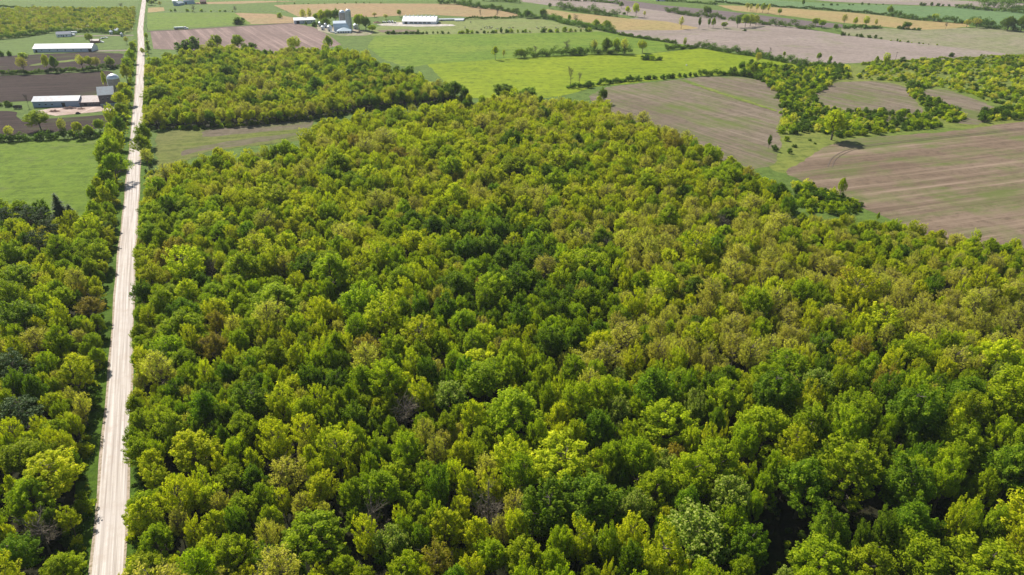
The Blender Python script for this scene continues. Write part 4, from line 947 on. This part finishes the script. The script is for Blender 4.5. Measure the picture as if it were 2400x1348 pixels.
gable('low_shed', (188,249.5), (235,248), 12, 3.0, 3.4, W_wood, R_pink, 'low shed with rusty pink roof joining the two barns', 'shed', doors=[(3,5,2.2)], windows=[(6.5,7.5,1.2,2),(8.5,9.5,1.2,2),(10.5,11.5,1.2,2)])
tb = gable('tall_barn', (236,249), (273,246), 13, 8.0, 4.6, W_wood, R_grey, 'tall weathered dark board barn with grey roof below the silo', doors=[(8.8,11.2,2.8)], windows=[(2.2,3.2,4.6,5.6),(5.4,6.4,4.6,5.6)])
fb = MB(); fb.box(.05, 11.6, -.12, -.07, 0, 1.6); o_ = fb.build('foundation', CONC2, tb)
gable('farmhouse', (133,87.5), (166,86), 9, 3.2, 2.4, WHT, flat('slate_roof', (.26,.28,.33), .8), 'low grey-roofed farmhouse at the yellow scrub\'s edge', 'house', doors=[(7,8,2.1)], windows=[(2,3.3,1,2.1),(4.6,5.9,1,2.1),(10,11.3,1,2.1)])
gable('machine_shed', (690,56.5), (740,54.5), 14, 4.6, 2.6, W_white, R_white, 'white machine shed left of the silo farm', 'shed', doors=[(3,7,3.8)], windows=[(12+i*5,13.2+i*5,1.6,2.6) for i in range(3)])
wb = gable('dairy_barn', (943,56.5), (1022,57), 26, 3.6, 5.2, WHT, R_white, 'big white dairy barn with brilliant white roof behind the pasture', doors=[(3,7,3)], windows=[(10+i*6,14.5+i*6,.9,2.5) for i in range(5)])
for i in range(8):
    m_ = MB(); x = 2.5+i*5.6; m_.box(x-.6, x+.6, 12.4, 13.6, 8.6, 9.7); m_.add([(x-.8,12.2,9.7),(x+.8,12.2,9.7),(x+.8,13.8,9.7),(x-.8,13.8,9.7),(x,13,10.3)], [(0,1,4),(1,2,4),(2,3,4),(3,0,4),(3,2,1,0)]); m_.build('vent', R_white, wb)
gable('bunker_shed', (1024,49.5), (1088,48.5), 7, 2.0, .9, CONC2, R_grey, 'low grey bunker shed reaching right from the dairy barn', 'shed', doors=[(5,8,1.6)])
gable('small_shed', (1066,50), (1086,49.8), 5, 1.6, 1.2, WHT, R_white, 'small white covered heap beside the bunker shed', 'shed')
gable('far_barn', (431,10.5), (457,9.5), 15, 6.5, 4.5, W_lblue, R_pale, 'far pale blue barn at the photo\'s top edge', doors=[(2,5,3.5)])
gable('far_lean_to', (419,14), (432,11.5), 9, 3.5, 3.0, W_blue, R_grey, 'far blue lean-to left of the pale blue barn', 'shed')
gable('far_shed', (405,8), (417,7.5), 9, 4.0, 1.6, W_white, R_white, 'small white shed left of the far blue barns', 'shed')
gable('red_barn', (470,10), (484,9.5), 8, 4.0, 2.5, RED, flat('brown_roof', (.2,.12,.1), .8), 'small dark red barn right of the far blue barn')
gable('roadside_hut', (212,101), (232,100.3), 6, 2.2, 1.4, RED, flat('brown_tin', (.32,.25,.24), .6), 'low reddish hut among parked vehicles below the grain bins', 'hut')
gable('far_white_barn', (1537,2.5), (1562,3.0), 14, 3.0, 2.5, WHT, R_white, 'white roof barn cut by the photo\'s top edge', doors=[(3,6,2.5)])
# gambrel barn and its lean-to
def gambrel():
    a, Ln, rz = frame((783,74), (819,73)); D = 14
    r = empty('gambrel_barn', (a.x, a.y, 0), rz); tag(r, 'pale blue gambrel roofed barn in front of the twin silos', 'barn')
    pr = [(0,5.2),(1.6,9.0),(D/2,11.6),(D-1.6,9.0),(D,5.2)]
    mb = MB(); v = [(0,0,0),(Ln,0,0),(Ln,D,0),(0,D,0)]+[(0,y,z) for y,z in pr]+[(Ln,y,z) for y,z in pr]
    mb.add(v, [(0,1,9,4),(2,3,8,13),(3,0,4,5,6,7,8),(1,2,13,12,11,10,9)]); mb.build('wall', W_lblue, r)
    rb = MB()
    for i in range(4):
        (y0,z0),(y1,z1) = pr[i], pr[i+1]
        rb.add([(-.4,y0,z0+.04),(Ln+.4,y0,z0+.04),(Ln+.4,y1,z1+.04),(-.4,y1,z1+.04),(-.4,y0,z0+.16),(Ln+.4,y0,z0+.16),(Ln+.4,y1,z1+.16),(-.4,y1,z1+.16)],[(0,3,2,1),(4,5,6,7),(0,1,5,4),(2,3,7,6),(3,0,4,7),(1,2,6,5)])
    rb.build('roof', ribbed('pale_blue_roof', (.52,.62,.70)), r)
gambrel()
a_, Ln_, rz_ = frame((790,78.5), (822,78)); r_ = empty('milk_house', (a_.x, a_.y, 0), rz_); tag(r_, 'low hip roofed milk house with dark windows before the gambrel barn', 'shed')
m_ = MB(); m_.box(0, Ln_, 0, 11, 0, 2.6); m_.build('wall', WHT, r_)
m_ = MB(); m_.add([(-.6,-.6,2.63),(Ln_+.6,-.6,2.63),(Ln_+.6,11.6,2.63),(-.6,11.6,2.63),(Ln_*.45,5.5,6.2),(Ln_*.55,5.5,6.2)], [(0,1,5,4),(1,2,5),(2,3,4,5),(3,0,4),(3,2,1,0)]); m_.build('roof', ribbed('milk_house_roof', (.40,.52,.60)), r_)
for i in range(5):
    m_ = MB(); m_.box(1+i*3, 2.8+i*3, -.06, .02, .7, 2.1); m_.build('window', GLS, r_)

def silo(px, py, dia, Ht, m, label, dome=True):
    x, y = G(px, py); R = dia/2; r = empty('silo', (x, y+R, 0)); tag(r, label, 'silo', 'tower silos')
    mb = MB(); n = 26; prof = []
    for i in range(n+1):
        z = i*Ht/n; prof += [(R, z), (R+.05, z+.12), (R+.05, z+.2), (R, z+.22)] if i < n else [(R, z)]
    mb.lathe(prof, 28); mb.build('wall', m, r)
    d = MB(); d.lathe([((R+.12)*math.cos(t), Ht+.02+R*.8*math.sin(t)) for t in [i*math.pi/2/7 for i in range(7)]]+[(.05, Ht+R*.8)], 28); d.build('dome', DOME, r, True)
    c = MB(); c.box(-R-.9, -R-.06, -.45, .45, 0, Ht-.4); c.build('chute', GALV, r)
silo(269.5, 229, 8.6, 13.8, CONC, 'old grey concrete silo with domed cap behind the weathered barn')
silo(804, 66, 7.2, 18.5, CONC, 'shorter stained silo of the far farm\'s pair')
silo(819, 73, 6.4, 23.0, CONC2, 'taller pale silo of the far farm\'s pair')
def bin_(px, py, dia, Ht, label):
    x, y = G(px, py); R = dia/2; r = empty('grain_bin', (x, y+R, 0)); tag(r, label, 'grain bin', 'round grain bins')
    mb = MB(); pr = []
    for i in range(9): z = i*Ht/8; pr += [(R, z), (R+.04, z+.06), (R, z+.12)] if i < 8 else [(R, z)]
    mb.lathe(pr, 24); mb.build('wall', GALV, r)
    d = MB(); d.lathe([(R+.15, Ht), (R*.25, Ht+R*.55), (R*.25, Ht+R*.55+.3), (.02, Ht+R*.7)], 24); d.build('roof', DOME, r)
    e = MB(); e.box(-.45, .45, -R-.07, -R+.1, .2, 2.1); e.build('door', DARK, r)
for px, py, dia, Ht, t in [(259.5,81,4.6,3.2,'leftmost of three round bins by the road'),(268.5,79,4.6,3.4,'middle bin of three round bins by the road'),(275,77,5.2,3.6,'largest and rearmost of three round bins by the road'),(284.5,86,2.8,3.4,'small lone bin nearest the road'),
      (750,63,4.6,5.2,'rear bin left of the gambrel barn'),(756,71,4.4,4.2,'low bin in front, left of the gambrel barn'),(763,66,4.0,5.0,'slim bin between two others left of the gambrel barn'),(772,74,5.4,6.0,'widest bin just left of the gambrel barn'),(833,69,6.4,5.2,'wide bin right of the tall silo')]:
    bin_(px, py, dia, Ht, 'galvanised '+t)

# ------------------------------------------------------------------ vehicles and yard things
def wheel(parent, x, y, R, w_=.3):
    m = MB(); pts = [(x, y-w_/2, R), (x, y+w_/2, R)]; m.tube(pts, [R, R], 14); o = m.build('wheel', BLACK, parent)
    h = MB(); h.tube([(x, y-w_/2-.02, R), (x, y+w_/2+.02, R)], [R*.5]*2, 10); h.build('rim', GALV, o)
a_, Ln_, rz_ = frame((408,69.8), (440,68.6)); r_ = empty('tank_truck', (a_.x, a_.y, 0.02), rz_); tag(r_, 'silver tank truck driving along the dirt track by the ridged field', 'truck')
m_ = MB(); N_ = 16
tk = [(0.3,-.05,2.2),(0.6,-.05,2.2),(11.4,-.05,2.2),(11.8,-.05,2.2)]; m_.tube(tk, [.85,1.15,1.15,.85], N_); m_.build('tank', flat('tank_steel', (.50,.58,.55), .35, .05, metal=.3), r_, False)
m_ = MB(); m_.box(.4, 12.2, -.9, .8, .75, 1.0); m_.build('chassis', DWOOD, r_)
m_ = MB(); m_.add([(12.4,-1.2,.7),(17,-1.2,.7),(17,1.1,.7),(12.4,1.1,.7),(12.4,-1.2,3.2),(14.6,-1.2,3.2),(14.6,1.1,3.2),(12.4,1.1,3.2),(15.1,-1.2,2.1),(15.1,1.1,2.1),(17,-1.2,1.9),(17,1.1,1.9)],
   [(0,3,2,1),(4,5,6,7),(5,8,9,6),(8,10,11,9),(10,1,2,11),(0,1,10,8,5,4),(3,7,6,9,11,2),(0,4,7,3)]); m_.build('cab', WHT, r_)
m_ = MB(); m_.box(13.1, 14.3, -1.24, -1.205, 2.2, 2.9); m_.build('window', GLS, r_)
for x in (1.6, 2.8, 4.0, 11.2, 12.6, 15.9):
    for y in (-.95, .85): wheel(r_, x, y, .52)
def car(px, py, rz, c, label, L_=4.6):
    x, y = G(px, py); r = empty('parked_car', (x, y, .02), rz); tag(r, label, 'car', 'vehicles parked by the hut')
    m = MB(); W2 = .88; pr = [(0,.45),(0,.95),(.9,1.05),(1.5,1.45),(3.0,1.48),(3.7,1.0),(L_,.9),(L_,.45)]
    k = len(pr); m.add([(a,-W2,b) for a,b in pr]+[(a,W2,b) for a,b in pr], [tuple(range(k)), tuple(range(2*k-1,k-1,-1))]+[(i,i+k,(i+1)%k+k,(i+1)%k) for i in range(k)]); m.build('body', c, r)
    g = MB(); g.box(1.55, 2.95, -W2-.015, W2+.015, 1.05, 1.38); g.build('windows', GLS, r)
    for a in (.9, L_-.9):
        for b in (-.8, .8): wheel(r, a, b, .33, .22)
car(228,98,.5,flat('car_silver',(.55,.58,.62),.3),'silver car at angle behind the reddish hut'); car(236,100,-.3,WHT,'white car at the right end of the reddish hut'); car(236,92,1.2,flat('car_grey',(.3,.33,.38),.3),'dark grey car beyond the reddish hut'); car(243,90,.2,WHT,'farthest white car beyond the reddish hut')
def trailer(px, py, rz, label, L_=8, H=2.9):
    x, y = G(px, py); r = empty('trailer', (x, y, .02), rz); tag(r, label, 'trailer')
    m = MB(); pr = [(0,.6),(0,H*.9),(.5,H),(L_-.6,H),(L_,H*.8),(L_,.6)]; k = len(pr)
    m.add([(a,-1.2,b) for a,b in pr]+[(a,1.2,b) for a,b in pr], [tuple(range(k)), tuple(range(2*k-1,k-1,-1))]+[(i,i+k,(i+1)%k+k,(i+1)%k) for i in range(k)]); m.build('body', WHT, r)
    g = MB(); g.box(1.2, 2.6, -1.23, -1.2, 1.5, 2.2); g.build('window', GLS, r)
    for b in (-1, 1): wheel(r, L_/2, b, .38)
trailer(164,80,.35,'white camper trailer behind the farmhouse'); trailer(168,84,-.3,'second white trailer at the farmhouse\'s right end', 5, 2.2)
x_, y_ = G(32,256); r_ = empty('farm_wagon', (x_, y_, 0), .05); tag(r_, 'dark timber wagon box on the grass left of the barn', 'wagon')
m_ = MB(); m_.box(0,5.2,0,2.2,.7,.85); m_.box(0,5.2,0,.1,.86,2.4); m_.box(0,5.2,2.1,2.2,.86,2.4); m_.box(0,.1,.11,2.09,.86,2.4); m_.box(5.1,5.2,.11,2.09,.86,2.4); m_.build('box', DWOOD, r_)
for a in (1,4.2):
    for b in (0.05,2.15): wheel(r_, a, b, .4, .2)
# heaps of earth and rubble on the yards
def heap(px, py, Lx, Ly, Hh, m, label, n=26):
    x, y = G(px, py); mb = MB(); vs = []
    for j in range(n+1):
        for i in range(n+1):
            u, v = i/n*2-1, j/n*2-1; q = max(0, 1-u*u-v*v); vs.append((u*Lx/2, v*Ly/2, -.05+Hh*q**.8*(1+.25*math.sin(u*9+v*4)+.2*rnd.uniform(-1,1))))
    mb.add(vs, [(j*(n+1)+i, j*(n+1)+i+1, (j+1)*(n+1)+i+1, (j+1)*(n+1)+i) for j in range(n) for i in range(n)])
    o = me_obj('earth_heap', mb.mesh('earth_heap', m), None, (x, y, 0)); tag(o, label, 'heap', 'heaps in the farm yards')
H1m = flat('brown_rubble', (.30,.20,.16), .95, .35, .9); H2m = flat('reddish_rubble', (.36,.22,.16), .95, .35, .9)
heap(163,255,11,6,1.5,H1m,'brown rubble heap by the blue-grey barn'); heap(128,262,9,5,1.2,H2m,'reddish rubble heap at the yard\'s left corner'); heap(190,256,7,4,.9,H2m,'flat reddish heap in the middle of the yard'); heap(183,267,4,3,1.3,DWOOD,'small dark heap on the yard\'s near edge')
heap(842,77,9,5,1.4,H2m,'rusty heap right of the milk house'); heap(884,54,12,8,1.8,H2m,'brown heap left of the dairy barn'); heap(464,10,9,5,1.6,H1m,'brown heap by the far red barn')
# calf hutches
hm = MB(); hm.add([(math.cos(t)*.95*(1 if y == 0 else .97), y, math.sin(t)*1.25) for y in (0, 2.1) for t in [i*math.pi/8 for i in range(9)]], [(i,i+1,i+10,i+9) for i in range(8)]+[tuple(range(17,8,-1))]); hmesh = hm.mesh('calf_hutch', WHT)
HP = [(897,53.5),(902,54),(908,53.5),(914,54.2),(920,54.5),(926,55),(912,51.8),(919,52)]
for i, p in enumerate(HP):
    x, y = G(*p); o = me_obj('calf_hutch', hmesh, None, (x, y, 0)); o.scale = (1.6,1.6,1.5); tag(o, f"white calf hutch left of the dairy barn, {ORD[i+1] if i < 6 else ['left one behind','right one behind'][i-6]}"+(" in the front row" if i < 6 else ""), 'hutch', 'calf hutches')
# round bales beside the milk house
bm_ = MB(); bm_.tube([(-.7,0,.75),(.7,0,.75)], [.75,.75], 14); bme = bm_.mesh('wrapped_bale', WHT)
for i, (px, py) in enumerate([(776,76.5),(780,77),(784,78),(787,79.5)]):
    x, y = G(px, py); o = me_obj('wrapped_bale', bme, None, (x, y, 0)); o.scale = (1.3,1.3,1.3); tag(o, f"white wrapped bale left of the milk house, {ORD[i+1]} in its row", 'bale', 'wrapped bales')

# cattle: one continuous body each
def cow_mesh(name, m):
    sk = [((-1.05,0,1.25),.26),((-.5,0,1.2),.36),((.2,0,1.15),.38),((.8,0,1.25),.30),((1.15,0,1.4),.19),((1.5,0,1.35),.16),((1.8,0,1.12),.09)]
    v = [p for p, _ in sk]; r = [q for _, q in sk]; e = [(i,i+1) for i in range(6)]
    for hx, side, b in ((-.95,.24,0),(-.95,-.24,0),(.75,.22,3),(.75,-.22,3)):
        k = len(v); bend = -.12 if b == 0 else .03
        v += [(hx, side, .95),(hx+bend, side, .52),(hx, side, .05)]; r += [.17,.08,.07]; e += [(b,k),(k,k+1),(k+1,k+2)]
    k = len(v); v += [(-1.3,0,1.15),(-1.35,0,.6)]; r += [.04,.03]; e += [(0,k),(k,k+1)]
    for s in (1,-1): k = len(v); v.append((1.42, .24*s, 1.5)); r.append(.05); e.append((5,k))
    me = bpy.data.meshes.new(name); me.from_pydata(v, e, []); o = bpy.data.objects.new(name, me); C.objects.link(o)
    sm = o.modifiers.new('s', 'SKIN'); 
    for i, q in enumerate(r): me.skin_vertices[0].data[i].radius = (q, q)
    me.skin_vertices[0].data[2].use_root = True
    o.modifiers.new('u', 'SUBSURF').levels = 1
    dg = bpy.context.evaluated_depsgraph_get(); out = bpy.data.meshes.new_from_object(o.evaluated_get(dg))
    bpy.data.objects.remove(o); out.materials.clear(); out.materials.append(m); out.name = name; return out
mc, nc, bc = mat('cow_hide_patched', .8); tcn = nc.nodes.new('ShaderNodeTexCoord')
nc.links.new(ramp(nc, noise(nc, tcn.outputs['Object'], .8, 1, .4), [(.5,(.02,.018,.018)),(.53,(.75,.72,.68))]), bc.inputs['Base Color'])
COW = [cow_mesh('cow_patched', mc), cow_mesh('cow_black', flat('cow_hide_black', (.018,.016,.016), .8)), cow_mesh('cow_brown', flat('cow_hide_brown', (.12,.06,.035), .8))]
CN = ['black and white', 'black', 'brown']
CP = [(x, y) for x, y in [(1132,64),(1136,67),(1140,64.5),(1143,68),(1147,65),(1150,68.5),(1153,66),(1128,71),(1166,70),(1194,67),(1198,70),(1202,66.5),(1258,66),(1262,69),(1268,65),(1272,68),(1276,66),(1281,69.5),(1303,67),(1308,70),(1322,67.5),(1327,71),(1357,66.5),(1362,69.5),(1371,71.5),(1376,68),(1090,66),(1103,53)]]
for i, (px, py) in enumerate(CP):
    k = (0,1,0,0,1,2)[i % 6]; x, y = G(px, py); o = me_obj('cow', COW[k], None, (x, y, 0)); o.rotation_euler.z = rnd.uniform(0, 6.28); o.scale = (1.15,)*3
    xx = sorted(a for a, _ in CP).index(px)
    g = 'left herd' if px < 1175 else 'middle herd' if px < 1290 else 'right herd'
    lst = sorted(a for a, _ in CP if (a < 1175) == (px < 1175) and (a < 1290) == (px < 1290)); j = lst.index(px)
    tag(o, f"{CN[k]} cow grazing in the pasture's {g}, {ORD[j+1]} from its left", 'cow', 'cattle in the pasture')
# utility poles and the far fence
def pole(px, py, Ht, label, arm=True):
    x, y = G(px, py); r = empty('utility_pole', (x, y, 0)); tag(r, label, 'utility pole', 'utility poles')
    m = MB(); m.tube([(0,0,-.3),(0,0,Ht)], [.17,.11], 8); m.build('post', DWOOD, r)
    if arm: a = MB(); a.box(-1.3, 1.3, -.2, -.12, Ht-.7, Ht-.5); a.build('crossarm', DWOOD, r)
pole(2098,143,8.5,'wooden utility pole with crossarm above the scrub field'); pole(346,71,10,'wooden pole beside the road at the truck\'s track')
a_, Ln_, rz_ = frame((386,28), (690,29)); r_ = empty('wire_fence', (a_.x, a_.y, 0), rz_); tag(r_, 'thin post and wire fence across the far fields', 'fence')
for i in range(int(Ln_/9)): m_ = MB(); m_.box(i*9, i*9+.22, 0, .22, 0, 1.5); m_.build('post', DWOOD, r_)
m_ = MB(); [m_.box(.1, Ln_, .23, .26, z, z+.04) for z in (.5,.9,1.35)]; m_.build('wire', GALV, r_)
# wheel tracks of a tractor turning on the big field
for off in (-1.1, 1.1):
    q, _ = resample(GP([(1945,392),(1952,372),(1975,358),(2010,346),(2060,338),(2150,329),(2300,313),(2420,300)]), 3.0)
    for _k in range(6): q[1:-1] = (q[:-2]+2*q[1:-1]+q[2:])/4
    tq = np.gradient(q, axis=0); tq /= np.linalg.norm(tq, axis=1)[:,None]; nq = np.stack([tq[:,1], -tq[:,0]], 1)
    m_ = MB(); n_q = len(q)
    for i in range(n_q): m_.v += [(*(q[i]+nq[i]*(off-.22)), 0), (*(q[i]+nq[i]*(off+.22)), 0)]
    m_.f = [[2*i, 2*i+1, 2*i+3, 2*i+2] for i in range(n_q-1)]; m_.mi = [0]*len(m_.f)
    me_ = m_.mesh('wheel_track', flat('track_soil', (.12,.09,.07), .95)); 
    if me_.polygons[0].normal.z < 0: me_.flip_normals()
    o_ = me_obj('wheel_track', me_, None, (0,0,RZ+.004)); o_['kind'] = 'structure'
# a white marker on the bright field
x_, y_ = G(1609,154); o_ = MB(); o_.box(-.5,.5,-.4,.4,0,.9); o_.box(-.35,.35,-.3,.3,.902,1.3); tag(me_obj('field_marker', o_.mesh('field_marker', WHT), None, (x_, y_, 0)), 'tiny white box standing in the bright green field', 'marker')

# ------------------------------------------------------------------ air
HZ = 0.00005
if HZ:
    hb = MB(); hb.box(-5200, 5200, -600, 9200, -1.0, 160.0)
    mh = bpy.data.materials.new('haze_air'); mh.use_nodes = True; nh = mh.node_tree; nh.nodes.clear()
    ho = nh.nodes.new('ShaderNodeOutputMaterial'); pv = nh.nodes.new('ShaderNodeVolumePrincipled'); pv.inputs['Density'].default_value = HZ
    pv.inputs['Color'].default_value = (.80,.88,1,1); pv.inputs['Anisotropy'].default_value = .1; nh.links.new(pv.outputs[0], ho.inputs['Volume'])
    o_ = hb.build('haze', mh); o_['kind'] = 'stuff'
